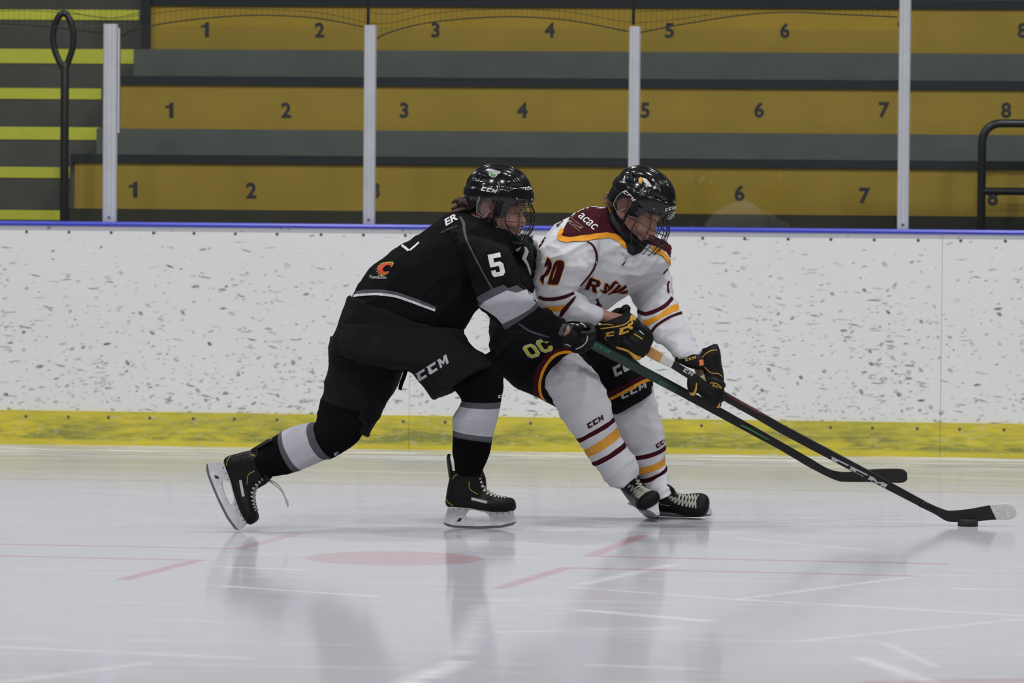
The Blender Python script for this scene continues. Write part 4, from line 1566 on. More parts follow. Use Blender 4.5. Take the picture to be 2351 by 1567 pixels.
# socks
sx = dict(n=36, sub=4)
m_ = ['black_sock', 'grey_band', 'light_band']
sb_near = make_sock(pb, [(1030, 870, 1135, 800, B0 - .10, .070), (1040, 889, 1152, 850, B0 - .10, .072), (1052, 905, 1156, 884, B0 - .09, .070), (1060, 918, 1150, 921, B0 - .085, .066, -.006), (1055, 930, 1147, 936, B0 - .08, .065, -.006),
               (1040, 957, 1140, 970, B0 - .07, .066, -.004), (1039, 986, 1132, 1001, B0 - .05, .064, -.004), (1039, 1000, 1129, 1014.5, B0 - .045, .062, -.003), (1039, 1035, 1122, 1048, B0 - .0, .054), (1043, 1068, 1110, 1076, B0 + .02, .046), (1046, 1090, 1103, 1088, B0 + .03, .040)],
              [0, 0, 0, 1, 2, 2, 1, 0, 0, 0], m_, 'black sock with grey and light bands on the near leg', .003, 1.0)
sb_far = make_sock(pb, [(735, 915, 850, 950, B0 + .0, .072), (730, 948, 838, 985, B0 - .02, .074), (727, 962, 815, 1020, B0 - .04, .072), (727, 968, 764, 1050, B0 - .075, .066, -.022), (711, 970, 747, 1054.5, B0 - .095, .066, -.024),
               (680, 976, 722, 1066, B0 - .13, .064, -.022), (651, 988.5, 694, 1078, B0 - .17, .060, -.020), (642, 994, 679, 1083.5, B0 - .19, .058, -.018), (612, 1014, 645, 1091, B0 - .24, .052, -.008), (590, 1034, 612, 1096, B0 - .27, .046), (583, 1045, 603, 1096, B0 - .275, .04)],
              [0, 0, 0, 1, 2, 2, 1, 0, 0, 0], m_, 'black sock with grey and light bands on the trailing leg', .003, 4.0)
for sck, pts, h in ((sb_near, ((1143, 914), (1153, 912)), 7), (sb_far, ((768, 1046), (778, 1041)), 6)):
    tr = BVHTree.FromPolygons([v.co for v in sck.data.vertices], [tuple(p.vertices) for p in sck.data.polygons])
    applique('logo_letter', logo_ccm(pts[0], pts[1], h, which='C')[0], 'light_band', tr, sck, .0012, 2)

# skates
make_skate(pb, SK1, 'skate flat on the ice')
make_skate(pb, SK2, 'skate of the trailing foot, toe of the blade on the ice')
rs = pb.children[-1]
# loose lace end
y = B0 - .24
for pts in ([(600, 1098), (615, 1101), (633, 1108), (646, 1122), (655, 1140), (660, 1152), (661, 1162)], [(600, 1099), (617, 1104), (630, 1112), (644, 1124), (652, 1136), (657, 1150), (660, 1160)]):
    MB().add(tube([P(a, b, y) for a, b in pts], [.0022] * 5 + [.0032, .003], 6, True, 4)).build('loose_lace', 'lace', rs)

# helmet
hm, ht = make_helmet(pb, HB)
for r in logo_ccm((1103, 437), (1137, 443), 8.5, slant=.5):
    applique('logo_letter', r, 'white_print', ht, hm, .0024, 2)
for r in logo_ccm((1204, 436), (1219, 436), 6, slant=.3):
    applique('logo_letter', r, 'white_print', ht, hm, .0024, 2)
applique('sticker', [(1121, 389), (1127, 388), (1149, 393), (1149, 397), (1146, 399), (1121, 394)], 'silver_print', ht, hm, .0008, 2)
applique('sticker', [(1121, 395), (1142, 398), (1142, 402), (1137, 407), (1130, 407), (1123, 403)], 'silver_print', ht, hm, .0008, 2)
applique('sticker', [(1124, 397), (1139, 400), (1138, 403), (1133, 405), (1126, 402)], 'badge_green', ht, hm, .0016, 2)


# ---------------------------------------------------------------- gloves (each finger its own roll of padding)
def make_glove(person, shapes, material, label, voxel=.003, smooth=3):
    mb = MB()
    for s in shapes:
        mb.add(s)
    return fused_obj('glove', mb, material, person, voxel, smooth, None, label)


yb = B0 + .20
gb, gbm = make_glove(pb, [
    loft([(1288, 745, 1292, 795, yb - .01, .050), (1300, 741, 1312, 800, yb, .054), (1322, 742, 1330, 803, yb + .01, .050), (1342, 748, 1348, 798, yb + .01, .042), (1354, 758, 1356, 786, yb + .01, .03)], 28, 5, .9),
    tube_px([(1318, 800, yb - .035, .016), (1336, 802, yb - .045, .016), (1347, 792, yb - .055, .015), (1352, 780, yb - .05, .013)]),
    tube_px([(1330, 794, yb - .045, .015), (1346, 796, yb - .055, .015), (1357, 786, yb - .055, .014), (1360, 774, yb - .045, .012)]),
    tube_px([(1336, 782, yb - .05, .015), (1350, 784, yb - .058, .015), (1361, 774, yb - .05, .014), (1361, 764, yb - .035, .011)]),
    tube_px([(1338, 768, yb - .048, .015), (1352, 768, yb - .055, .015), (1362, 762, yb - .045, .013), (1360, 752, yb - .03, .011)]),
    tube_px([(1326, 752, yb - .03, .016), (1342, 748, yb - .03, .016), (1356, 750, yb - .02, .014)]),
], 'glove_black', 'black glove with silver piping gripping the stick at the hip')
gt = bvh(gbm)
for ln in ([(1332, 741), (1340, 745), (1345, 751)], [(1349, 770), (1347, 783), (1336, 795), (1322, 801)], [(1297, 789), (1306, 792), (1312, 795)], [(1310, 742), (1322, 743), (1328, 747)]):
    applique('piping', band(ln, 2.6), 'silver_print', gt, gb, .0012, 2)
yf = B0 + .33
gf, gfm = make_glove(pb, [
    loft([(1170, 545, 1206, 540, yf, .05), (1172, 560, 1219, 556, yf, .055), (1180, 585, 1224, 580, yf, .05), (1192, 612, 1224, 612, yf, .042), (1204, 645, 1220, 645, yf + .02, .03)], 28, 5, .9),
    tube_px([(1210, 560, yf + .0, .016), (1222, 572, yf + .02, .016), (1226, 588, yf + .05, .014)]),
    tube_px([(1206, 580, yf - .02, .016), (1219, 596, yf + .0, .016), (1224, 612, yf + .04, .014)]),
    tube_px([(1204, 604, yf - .02, .015), (1216, 620, yf + .0, .015), (1222, 636, yf + .04, .013)]),
    tube_px([(1202, 624, yf - .01, .014), (1212, 642, yf + .0, .014), (1220, 655, yf + .04, .012)]),
    tube_px([(1196, 548, yf - .02, .017), (1210, 548, yf - .01, .016), (1217, 554, yf, .014)]),
], 'glove_black', 'black glove with cream stripe held against the other skater')
gt = bvh(gfm)
for r in logo_ccm((1181, 551), (1199, 553), 6, slant=.3):
    applique('logo_letter', r, 'silver_print', gt, gf, .001, 2)
applique('stripe', [(1204, 565), (1209, 568), (1214, 577), (1208, 594), (1213, 604), (1219, 622), (1220, 640), (1219, 658), (1217, 640), (1215, 625), (1209, 608), (1201, 596), (1198, 593), (1205, 577)], 'tape_white', gt, gf, .0012, 2)
applique('stripe', [(1183, 572), (1197, 566), (1191, 576), (1186, 578)], 'silver_print', gt, gf, .0012, 2)
MB().add(tube_px([(1214, 555, yf + .01, .012), (1226, 557, yf + .03, .013), (1231, 572, yf + .06, .012)])).build('cuff_tab', 'light_band', gf)

# ================================================================== skater in white
W0 = 18.06
pw = empty('person', (G(1500, 1195).x, W0, 0), 'person skating with the puck in a white and maroon jersey, wearing number 20', 'person')
HW = frame(P(1474, 455, W0 - .06), (0.84, -.17, -.52), (0.54, -.10, .85))
g = G(1503, 1197)
SK3 = frame((g.x - .015, g.y + .10, .004), (.34, -.94, 0.0), (-.50, -.12, .86))
SK4 = frame((P(1560, 1182, W0 + .22).x - .0, W0 + .24, .002), (.97, -.22, 0.0), (-.13, -.80, .58))
mb = MB()
head_shapes(mb, HW)
T_ = lambda *pts: mb.add(tube_px([p for p in pts], 16, 4))
T_((1440, 500, W0 - .04, .050), (1428, 522, W0 - .01, .052), (1400, 545, W0 + .02, .075))
T_((1405, 560, W0 + .02, .10), (1350, 620, W0 + .02, .125), (1290, 690, W0 + .02, .115), (1240, 745, W0 + .02, .12))
T_((1370, 565, W0 + .0, .06), (1318, 575, W0 - .08, .055), (1278, 680, W0 - .19, .042), (1335, 712, W0 - .21, .034), (1395, 729, W0 - .205, .025), (1432, 740, W0 - .20, .026), (1445, 765, W0 - .19, .036))
T_((1430, 580, W0 + .08, .06), (1480, 610, W0 + .13, .05), (1498, 680, W0 + .13, .042), (1532, 752, W0 + .02, .028), (1568, 796, W0 - .07, .024), (1600, 826, W0 - .12, .026), (1622, 870, W0 - .13, .030))
T_((1230, 745, W0 - .04, .11), (1210, 800, W0 - .1, .09), (1300, 860, W0 - .16, .064), (1350, 960, W0 - .12, .052))
foot(mb, SK3, ([P(1350, 960, W0 - .12), P(1390, 1030, W0 - .10)], [.052, .044]))
T_((1260, 745, W0 + .1, .11), (1340, 810, W0 + .14, .09), (1440, 890, W0 + .14, .062), (1480, 1000, W0 + .14, .050))
foot(mb, SK4, ([P(1480, 1000, W0 + .14), P(1500, 1065, W0 + .13)], [.050, .034]), .165)
body2, _ = fused_obj('body', mb, 'skin', pw, 0.0035, 5)
face_details(body2, HW, 'hair_fair')
mh = MB()
random.seed(5)
for k in range(22):
    a = Vector((1404 + random.uniform(-4, 6), 452 + random.uniform(-12, 16)))
    e = Vector((1391 + random.uniform(-8, 6), 458 + random.uniform(-8, 12)))
    y = W0 + random.uniform(-.03, .06)
    mid = (a + e) / 2 + Vector((random.uniform(-3, 3), random.uniform(-4, 2)))
    mh.add(tube([P(a.x, a.y, y), P(mid.x, mid.y, y), P(e.x, e.y, y)], [.007, .005, .0015], 6, True, 3))
mh.add(tube([P(1418, 462, W0 + .02), P(1405, 468, W0 + .02), P(1400, 470, W0 + .02)], [.04, .028, .018], 12, True, 3))
mh.build('hair', 'hair_fair', pw, label='fair hair showing under the back of the helmet')

# jersey
mb = MB()
mb.add(loft([(1150, 715, 1345, 738, W0 + .04, .155), (1185, 690, 1384, 712, W0 + .04, .165), (1212, 655, 1418, 694, W0 + .05, .175), (1220, 610, 1446, 676, W0 + .05, .19), (1238, 562, 1490, 656, W0 + .05, .20), (1270, 520, 1524, 628, W0 + .05, .205),
             (1306, 494, 1538, 600, W0 + .05, .19), (1345, 478, 1539, 570, W0 + .09, .14, 0, .12), (1385, 477, 1528, 548, W0 + .13, .10, 0, .20), (1408, 484, 1500, 562, W0 + .13, .055, 0, .20)], 48, 6, .92))
mb.add(loft([(1290, 505, 1385, 535, W0 - .06, .09), (1262, 535, 1380, 560, W0 - .12, .105), (1238, 572, 1374, 588, W0 - .16, .11), (1225, 612, 1366, 616, W0 - .18, .11), (1223, 650, 1340, 652, W0 - .20, .10),
             (1233, 682, 1326, 668, W0 - .21, .088), (1257, 708, 1331, 674, W0 - .21, .078), (1290, 732, 1350, 689, W0 - .21, .066), (1333, 739, 1372, 704, W0 - .21, .056), (1368, 745, 1393, 721, W0 - .205, .046)], 36, 6, .95))
mb.add(loft([(1420, 640, 1536, 585, W0 + .16, .09), (1440, 668, 1540, 640, W0 + .16, .10), (1458, 705, 1549, 680, W0 + .13, .10), (1468, 735, 1562, 714, W0 + .08, .09), (1492, 770, 1578, 746, W0 + .02, .078),
             (1520, 793, 1592, 779, W0 - .04, .068), (1543, 818, 1606, 798, W0 - .09, .058), (1560, 826, 1611, 812, W0 - .11, .05)], 36, 6, .95))
jw, jwm = fused_obj('jersey', mb, 'white_jersey', pw, 0.006, 4, [(.011, 5.5, 4.0, (1, 1, 2.2), .8), (.005, 13, 8.0, (1, 1, 1.8), .3)], 'white jersey with maroon shoulders and gold stripes')
jt = bvh(jwm)
A = lambda n, r, m, lab=None, off=.0012, step=4.0: applique(n, r, m, jt, jw, off, step, label=lab)
# shoulder yoke and its gold edge
yoke = [(1341, 470), (1320, 484), (1308, 500), (1296, 522), (1290, 536), (1288, 542), (1300, 548), (1330, 541), (1360, 537), (1395, 534), (1415, 536), (1418, 545), (1440, 560), (1428, 525), (1412, 495), (1400, 470), (1380, 465)]
A('shoulder_yoke', yoke, 'maroon', 'maroon shoulder panel', .0022, 3)
A('shoulder_yoke', [(1484, 558), (1492, 530), (1510, 512), (1535, 526), (1546, 602), (1530, 578), (1510, 566)], 'maroon', None, .0022, 3)
A('yoke_edge', [(1286, 526), (1292, 524), (1294, 532), (1288, 540), (1296, 543), (1310, 545), (1335, 541), (1362, 537), (1395, 534), (1404, 536), (1415, 538), (1424, 543), (1434, 556), (1441, 570), (1432, 568), (1420, 556), (1410, 550),
                (1396, 546), (1370, 549), (1340, 554), (1314, 554), (1301, 557), (1288, 554), (1279, 547), (1281, 538)], 'gold', 'gold edge of the yoke', .0036, 3)
A('yoke_edge', [(1492, 566), (1508, 566), (1522, 576), (1538, 596), (1540, 610), (1520, 588), (1500, 578)], 'gold', None, .0036, 3)
A('collar_trim', [(1396, 480), (1402, 495), (1412, 511), (1418, 512), (1408, 494), (1399, 478)], 'gold', None, .0024, 3)
A('neck_cloth', [(1400, 474), (1406, 496), (1416, 512), (1428, 535), (1437, 562), (1441, 578), (1452, 586), (1470, 580), (1488, 560), (1476, 520), (1440, 490), (1425, 474)], 'helmet_matte', 'black neck guard cloth', .0050, 3)
A('sponsor_mark', word('acac', (1326, 498), (1362, 529), 15, .008, .2), 'white_print', 'white lowercase letters on the shoulder', .0046, 2.5)
for k, (a, b) in enumerate((((1311, 500), (1338, 522)), ((1308, 506), (1334, 527)), ((1306, 512), (1331, 532)))):
    A('sponsor_mark', band([a, b], 1.6), 'hair_fair', None, .0044, 2)
A('piping', band([(1348, 554), (1360, 562), (1368, 578), (1370, 595), (1364, 615), (1350, 636), (1332, 657)], [3, 4.5, 5, 5, 4.5, 4, 3.5]), 'maroon', 'maroon piping along the arm seam', .0014)
# numbers and letters, gold rim under maroon
n0 = [[(1263, 652), (1257, 650), (1272, 606), (1277, 599), (1286, 597), (1294, 600), (1296, 610), (1283, 649), (1279, 653), (1266, 653)],
      [(1267, 641), (1272, 626), (1280, 606), (1277, 620), (1269, 641)]]


def grow(r, c, k):
    return [tuple(Vector(c) + (Vector(p) - Vector(c)) * k) for p in r]


n2 = [[(1257, 591), (1263, 596), (1267, 604), (1266, 616), (1259, 630), (1250, 637), (1249, 645), (1248, 653), (1245, 648), (1240, 641), (1243, 634), (1250, 628), (1257, 615), (1258, 607), (1253, 613), (1250, 610), (1254, 600)]]
A('number', [grow(n2[0], (1254, 622), 1.10)], 'gold', 'gold rim of the number', .0012, 2)
A('number', n2, 'maroon', 'maroon digit 2', .0022, 2)
A('number', [grow(n0[0], (1276, 626), 1.07)], 'gold', 'gold rim of the number', .0012, 2)
A('number', n0, 'maroon', 'maroon digit 0', .0022, 2)
A('team_name', place(GR, (1341, 664), (30, 10), (13, -29)), 'gold', 'gold rim of the lettering', .0012, 2)
A('team_name', place(GR, (1343.5, 662.5), (27, 9), (11.5, -25.5)), 'maroon', 'maroon lettering across the chest', .0022, 2)
for pts in ([(1377, 664), (1388, 670), (1392, 652), (1400, 662)], [(1388, 674), (1402, 660), (1412, 648), (1420, 650)], [(1396, 676), (1410, 668), (1424, 654)], [(1410, 672), (1424, 666), (1438, 656)], [(1420, 672), (1432, 671), (1441, 668)]):
    A('team_name', band(pts, [2, 8.5, 7.5, 3][:len(pts)]), 'gold', None, .0012, 2)
    A('team_name', band(pts, [1, 6, 5.5, 2][:len(pts)]), 'maroon', None, .0024, 2)
A('crest', [(1368, 686), (1373, 684), (1376, 694), (1384, 704), (1378, 703), (1366, 700), (1371, 695)], 'maroon', None, .002, 2)
A('name_letters', word('ER', (1280, 521), (1302, 499), 10, .03, .2), 'maroon', None, .0040, 2.5)
A('collar_lace', band([(1425, 577), (1433, 582), (1440, 588), (1447, 585)], 2.6), 'light_band', None, .003, 2)
A('collar_lace', band([(1437, 586), (1436, 596), (1431, 602)], 2.4), 'light_band', None, .003, 2)
A('lace_mark', band([(1438, 592), (1434, 602), (1428, 609)], 2.6), 'maroon', None, .002, 2)
# right sleeve stripes
A('sleeve_stripe', band([(1236, 681), (1250, 686), (1272, 686), (1296, 681), (1318, 672)], [7, 8, 8, 8, 7]), 'maroon', 'maroon sleeve stripe', .0014)
A('sleeve_stripe', [(1250, 700), (1262, 703), (1280, 703), (1301, 699), (1296, 707), (1286, 713), (1276, 716), (1262, 711)], 'gold', 'gold sleeve stripe', .0014)
A('sleeve_stripe', [(1323, 678), (1318, 690), (1306, 706), (1291, 726), (1282, 729), (1288, 712), (1302, 697), (1316, 682)], 'maroon', 'maroon sleeve stripe', .0018)
# left sleeve stripes
A('sleeve_stripe', band([(1456, 702), (1466, 714), (1482, 720), (1506, 713), (1530, 699), (1548, 678)], [6, 8, 9, 9, 9, 8]), 'maroon', None, .0014)
A('sleeve_stripe', [(1474, 734), (1490, 732), (1510, 724), (1530, 708), (1548, 698), (1558, 700), (1558, 712), (1545, 716), (1528, 724), (1505, 738), (1486, 748), (1478, 744)], 'gold', None, .0014)
A('sleeve_stripe', band([(1486, 768), (1496, 761), (1506, 748), (1526, 734), (1546, 724), (1570, 716)], [6, 7, 6, 6, 6, 7]), 'maroon', None, .0014)
A('side_mark', band([(1534, 617), (1528, 622), (1523, 629)], 2.5), 'maroon', None, .002, 2)
A('side_mark', band([(1536, 645), (1533, 654), (1535, 672)], 4), 'maroon', None, .002, 2)
A('back_trim', [(1268, 523), (1252, 543), (1240, 560), (1234, 572), (1239, 570), (1250, 552), (1262, 540), (1272, 536)], 'maroon', None, .002, 3)

mb = MB()
mb.add(loft([(1396, 500, 1468, 584, W0 - .03, .10), (1402, 486, 1480, 566, W0 - .03, .09), (1410, 478, 1480, 545, W0 - .01, .07), (1418, 470, 1478, 525, W0 - .01, .06)], 32, 4))
mb.build('neck_guard', 'helmet_matte', pw, label='black neck guard and collar')

# pants
mb = MB()
mb.add(loft([(1132, 715, 1345, 720, W0 + .04, .15), (1124, 745, 1355, 745, W0 + .04, .165), (1124, 785, 1350, 790, W0 + .03, .16), (1150, 830, 1320, 830, W0 + .03, .12)], 40, 5, .9))
mb.add(loft([(1126, 745, 1310, 740, W0 - .03, .14), (1125, 790, 1335, 775, W0 - .07, .14), (1136, 842, 1342, 796, W0 - .10, .14, .02), (1178, 884, 1342, 808, W0 - .12, .135, .05), (1225, 908, 1340, 815, W0 - .14, .13, .08), (1277, 932, 1338, 826, W0 - .15, .125, .105)], 40, 6, .85))
mb.add(loft([(1180, 740, 1365, 735, W0 + .12, .13), (1240, 800, 1405, 775, W0 + .14, .13), (1300, 860, 1452, 818, W0 + .15, .13), (1360, 905, 1482, 848, W0 + .15, .125), (1397, 922, 1497, 872, W0 + .15, .12, -.01), (1405, 950, 1498, 898, W0 + .15, .118, -.012)], 36, 6, .85))
pj, pjm = fused_obj('pants', mb, 'navy_pants', pw, 0.006, 3, [(.007, 6, 3.0, (1, 1, 1.5), .5), (.003, 14, 2.0)], 'black padded hockey pants with gold trim')
pt = bvh(pjm)
Q = lambda n, r, m, lab=None, off=.0014, step=4.0: applique(n, r, m, pt, pj, off, step, label=lab)
arc = [(1337, 825), (1320, 812), (1301, 808), (1280, 813), (1262, 827), (1247, 850), (1239, 880), (1242, 905), (1253, 923), (1262, 930)]
Q('hem_band', band([(p[0] - 9, p[1] - 4) for p in arc], 12), 'maroon', 'maroon hem band')
Q('hem_trim', band(arc, 6), 'gold', 'gold hem trim', .0024)
Q('hem_trim', band([(1394, 919), (1420, 906), (1450, 890), (1476, 876), (1497, 869)], 7), 'gold', 'gold hem trim', .0024)
Q('hem_band', band([(1390, 908), (1420, 895), (1450, 880), (1476, 866), (1494, 858)], 12), 'maroon', 'maroon hem band')
for k, (g_, org) in enumerate(((GO, (1199, 797)), (GCB, (1229, 785)))):
    ux, uy = (28, -9), (18, 27)
    rr = place(g_, org, (ux[0] * .9, ux[1] * .9), (uy[0] * .95, uy[1] * .95))
    cc = Vector(org) + Vector(ux) * .45 + Vector(uy) * .47
    Q('team_letter', [grow(rr[0], cc, 1.12)] + rr[1:], 'silver_print', 'pale rim of the letter', .0034, 2)
    Q('team_letter', rr, 'olive_print', 'olive yellow letter ' + 'OC'[k], .0048, 2)
lw = logo_ccm((1412, 866), (1470, 836), 23)
for r in lw[:2]:
    Q('logo_letter', r, 'silver_print', None, .0014, 3)
for r in logo_ccm((1428, 917), (1484, 889), 13):
    Q('logo_letter', r, 'silver_print', None, .0014, 3)

# socks
m_ = ['white_sock', 'maroon', 'sock_gold']
SB = [(1232, 880, 1318, 800, W0 - .15, .085), (1248, 896, 1342, 826, W0 - .17, .088), (1268, 918, 1380, 872, W0 - .17, .085), (1290, 962, 1399, 918, W0 - .15, .078), (1322, 1005, 1410, 955, W0 - .12, .066, -.010), (1329, 1014, 1413, 965, W0 - .117, .065, -.010),
      (1341, 1030, 1419, 978, W0 - .11, .063, -.010), (1349, 1048, 1426, 999, W0 - .10, .062, -.010), (1358, 1059, 1434, 1013, W0 - .095, .061, -.010), (1364, 1068, 1439, 1024, W0 - .09, .061, -.010),
      (1384, 1098, 1458, 1050, W0 - .08, .06, -.008), (1402, 1114, 1469, 1072, W0 - .07, .060, -.006), (1419, 1123, 1468, 1088, W0 - .06, .058, -.004)]
s1 = make_sock(pw, SB, [0, 0, 0, 0, 1, 0, 2, 0, 1, 0, 0, 0], m_, 'white sock with maroon and gold stripes on the near leg', .007, 2.0)
SB = [(1390, 880, 1488, 850, W0 + .14, .075), (1398, 930, 1506, 915, W0 + .14, .076), (1412, 985, 1520, 972, W0 + .14, .074), (1438, 1040, 1528, 1020, W0 + .14, .064, -.018), (1442, 1050, 1528.5, 1030, W0 + .14, .063, -.018), (1450, 1067, 1528.5, 1046, W0 + .14, .061, -.018),
      (1456, 1083, 1529, 1062, W0 + .14, .060, -.018), (1463, 1094, 1532, 1067, W0 + .14, .058, -.018), (1468, 1104, 1533, 1077, W0 + .14, .057, -.018), (1484, 1126, 1538, 1104, W0 + .11, .060, -.012), (1504, 1147, 1543, 1130, W0 + .09, .058, -.008)]
s2 = make_sock(pw, SB, [0, 0, 0, 1, 0, 2, 0, 1, 0, 0], m_, 'white sock with maroon and gold stripes on the far leg', .006, 6.0)
for sck, pts, h in ((s1, ((1351, 984), (1386, 963)), 12), (s2, ((1508, 1029), (1534, 1012)), 9)):
    tr = BVHTree.FromPolygons([v.co for v in sck.data.vertices], [tuple(p.vertices) for p in sck.data.polygons])
    for r in logo_ccm(pts[0], pts[1], h):
        applique('logo_letter', r, 'maroon', tr, sck, .0012, 2)

# skates
make_skate(pw, SK3, 'near skate, toe towards the viewer', show_name=False, trim='dark_trim', lace_w=.0030)
make_skate(pw, SK4, 'far skate tipped on its edge', show_name=False, trim='silver_print', lace_w=.0032)

# helmet
hm, ht = make_helmet(pw, HW, 1.32, .016)
for r in logo_ccm((1429, 440), (1452, 462), 8.5, slant=.4):
    applique('logo_letter', r, 'white_print', ht, hm, .0024, 2)
for r in logo_ccm((1526, 485), (1549, 479), 6.5, slant=.4):
    applique('logo_letter', r, 'white_print', ht, hm, .0024, 2)
applique('sticker', [(1466, 410), (1470, 406), (1477, 409), (1475, 415), (1473, 422), (1466, 420)], 'glove_gold', ht, hm, .0008, 2)
applique('sticker', [(1475, 408), (1484, 411), (1490, 418), (1497, 428), (1490, 429), (1484, 423), (1478, 418)], 'white_print', ht, hm, .0024, 2)
MB().add(tube([P(1443, 496, W0 - .195), P(1461, 505, W0 - .195)], .0042, 8)).build('side_label', 'stick_red', hm, label='small red label')

# gloves
yn = W0 - .21
gn, gnm = make_glove(pw, [
    loft([(1445, 716, 1368, 748, yn, .050), (1456, 724, 1378, 764, yn + .0, .058), (1468, 735, 1392, 782, yn + .0, .056), (1480, 750, 1410, 798, yn + .01, .050), (1490, 770, 1440, 806, yn + .01, .042), (1488, 788, 1458, 812, yn + .01, .032)], 32, 5, .9),
    tube_px([(1437, 722, yn + .03, .018), (1435, 712, yn + .03, .019), (1438, 708, yn + .03, .017)]),
    tube_px([(1405, 722, yn + .05, .012), (1420, 714, yn + .05, .014), (1432, 716, yn + .05, .014)]),
    tube_px([(1462, 768, yn - .045, .016), (1476, 778, yn - .045, .017), (1485, 792, yn - .03, .016), (1482, 805, yn - .01, .014)]),
    tube_px([(1448, 778, yn - .05, .016), (1464, 788, yn - .05, .017), (1476, 800, yn - .035, .016), (1474, 813, yn - .01, .014)]),
    tube_px([(1434, 784, yn - .05, .015), (1450, 796, yn - .05, .016), (1464, 808, yn - .035, .015), (1466, 819, yn - .01, .012)]),
    tube_px([(1474, 752, yn - .04, .016), (1486, 762, yn - .04, .016), (1492, 776, yn - .02, .015), (1490, 788, yn, .013)]),
    tube_px([(1420, 786, yn - .03, .014), (1438, 802, yn - .03, .015), (1452, 812, yn - .02, .012)]),
], 'glove_black', 'black glove with yellow letters at the butt of the stick')
gt = bvh(gnm)
for r, org in ((GC, None),):
    applique('logo_letter', place(GC, (1391, 773), (19, -3), (1, -10))[0], 'glove_gold', gt, gn, .0012, 2)
    applique('logo_letter', place(GC, (1420, 770), (24, -8), (4, -17))[0], 'glove_gold', gt, gn, .0012, 2)
    applique('logo_letter', place(GM, (1451, 757), (9, -26), (-12, -6))[0], 'glove_gold', gt, gn, .0012, 2)
for ln, w in (([(1379, 754), (1410, 750), (1432, 745), (1446, 735), (1453, 722), (1451, 710)], 2.6), ([(1372, 746), (1392, 744), (1408, 746)], 1.8), ([(1455, 766), (1466, 772), (1475, 778)], 2.6), ([(1389, 772), (1394, 786), (1399, 795)], 2)):
    applique('piping', band(ln, w), 'glove_gold', gt, gn, .0014, 2)
applique('label', [(1466, 756), (1470, 757), (1478, 765), (1481, 768), (1475, 767), (1468, 761)], 'silver_print', gt, gn, .0014, 2)
MB().add(loft([(1414, 795, 1418, 801, yn - .03, .012), (1434, 798, 1440, 808, yn - .035, .016), (1452, 804, 1448, 815, yn - .035, .016), (1468, 816, 1458, 826, yn - .03, .014), (1474, 820, 1466, 826, yn - .02, .01)], 14, 4)).build('palm_edge', 'glove_gold', gn, label='yellow palm edge')

yf2 = W0 - .13
gw, gwm = make_glove(pw, [
    loft([(1612, 800, 1648, 790, yf2 + .01, .040), (1608, 818, 1654, 808, yf2, .048), (1612, 845, 1657, 835, yf2, .050), (1618, 872, 1662, 862, yf2, .050), (1620, 898, 1662, 890, yf2, .045), (1628, 918, 1660, 912, yf2, .035)], 30, 5, .9),
    loft([(1571, 822, 1573, 840, yf2 - .02, .030), (1590, 813, 1590, 846, yf2 - .02, .040), (1608, 815, 1612, 848, yf2 - .02, .040), (1622, 822, 1624, 846, yf2 - .01, .03)], 24, 4, .7),
    ball(P(1557, 826, yf2), .014),
    tube_px([(1562, 828, yf2, .010), (1575, 832, yf2, .014)]),
    tube_px([(1630, 802, yf2 + .01, .014), (1642, 795, yf2 + .01, .011)]),
    # thumb along the shaft
    loft([(1578, 866, 1600, 868, yf2 - .045, .020), (1577, 882, 1602, 884, yf2 - .05, .022), (1580, 898, 1602, 896, yf2 - .05, .020), (1586, 908, 1596, 908, yf2 - .045, .014)], 20, 4),
    loft([(1585, 872, 1625, 855, yf2 - .03, .030), (1592, 890, 1630, 880, yf2 - .035, .035), (1605, 905, 1636, 900, yf2 - .035, .032), (1618, 918, 1640, 915, yf2 - .03, .022)], 20, 4),
    tube_px([(1625, 870, yf2 - .05, .016), (1643, 878, yf2 - .05, .017), (1655, 884, yf2 - .03, .016), (1659, 884, yf2 + .01, .013)]),
    tube_px([(1622, 885, yf2 - .05, .016), (1642, 895, yf2 - .05, .017), (1654, 900, yf2 - .03, .016), (1658, 902, yf2 + .01, .013)]),
    tube_px([(1622, 900, yf2 - .05, .015), (1640, 910, yf2 - .05, .016), (1652, 915, yf2 - .03, .015), (1656, 916, yf2 + .01, .012)]),
    tube_px([(1624, 912, yf2 - .045, .014), (1640, 923, yf2 - .045, .015), (1648, 929, yf2 - .03, .013), (1650, 928, yf2 + .01, .011)]),
], 'glove_black', 'black glove with yellow piping further down the stick')
gt = bvh(gwm)
for r in logo_ccm((1574, 829), (1597, 823), 5.5, slant=.2):
    applique('logo_letter', r, 'glove_gold', gt, gw, .0012, 1.6)
for r in logo_ccm((1635, 886), (1655, 892), 5, slant=.2):
    applique('logo_letter', r, 'glove_gold', gt, gw, .0012, 1.6)
for ln, w in (([(1613, 820), (1620, 812), (1632, 805), (1646, 803)], 1.8), ([(1617, 841), (1632, 855), (1648, 857), (1658, 864)], 1.8), ([(1630, 878), (1645, 880), (1656, 888)], 1.8)):
    applique('piping', band(ln, w), 'glove_gold', gt, gw, .0014, 2)
applique('label', [(1605, 826), (1614, 825), (1616, 838), (1606, 839)], 'orange', gt, gw, .0018, 2, label='orange tag')
applique('thumb_edge', [(1598, 878), (1601, 880), (1600, 892), (1596, 905), (1589, 911), (1583, 907), (1578, 900), (1579, 897), (1586, 901), (1592, 900), (1596, 890)], 'glove_gold', gt, gw, .0014, 2)
applique('palm', [(1588, 847), (1600, 844), (1610, 843), (1616, 858), (1622, 876), (1612, 868), (1600, 860)], 'palm', gt, gw, .0016, 2, label='pale leather palm')
applique('finger_edge', [(1651, 924), (1654, 933), (1645, 938), (1640, 940), (1647, 932)], 'glove_gold', gt, gw, .0014, 2)

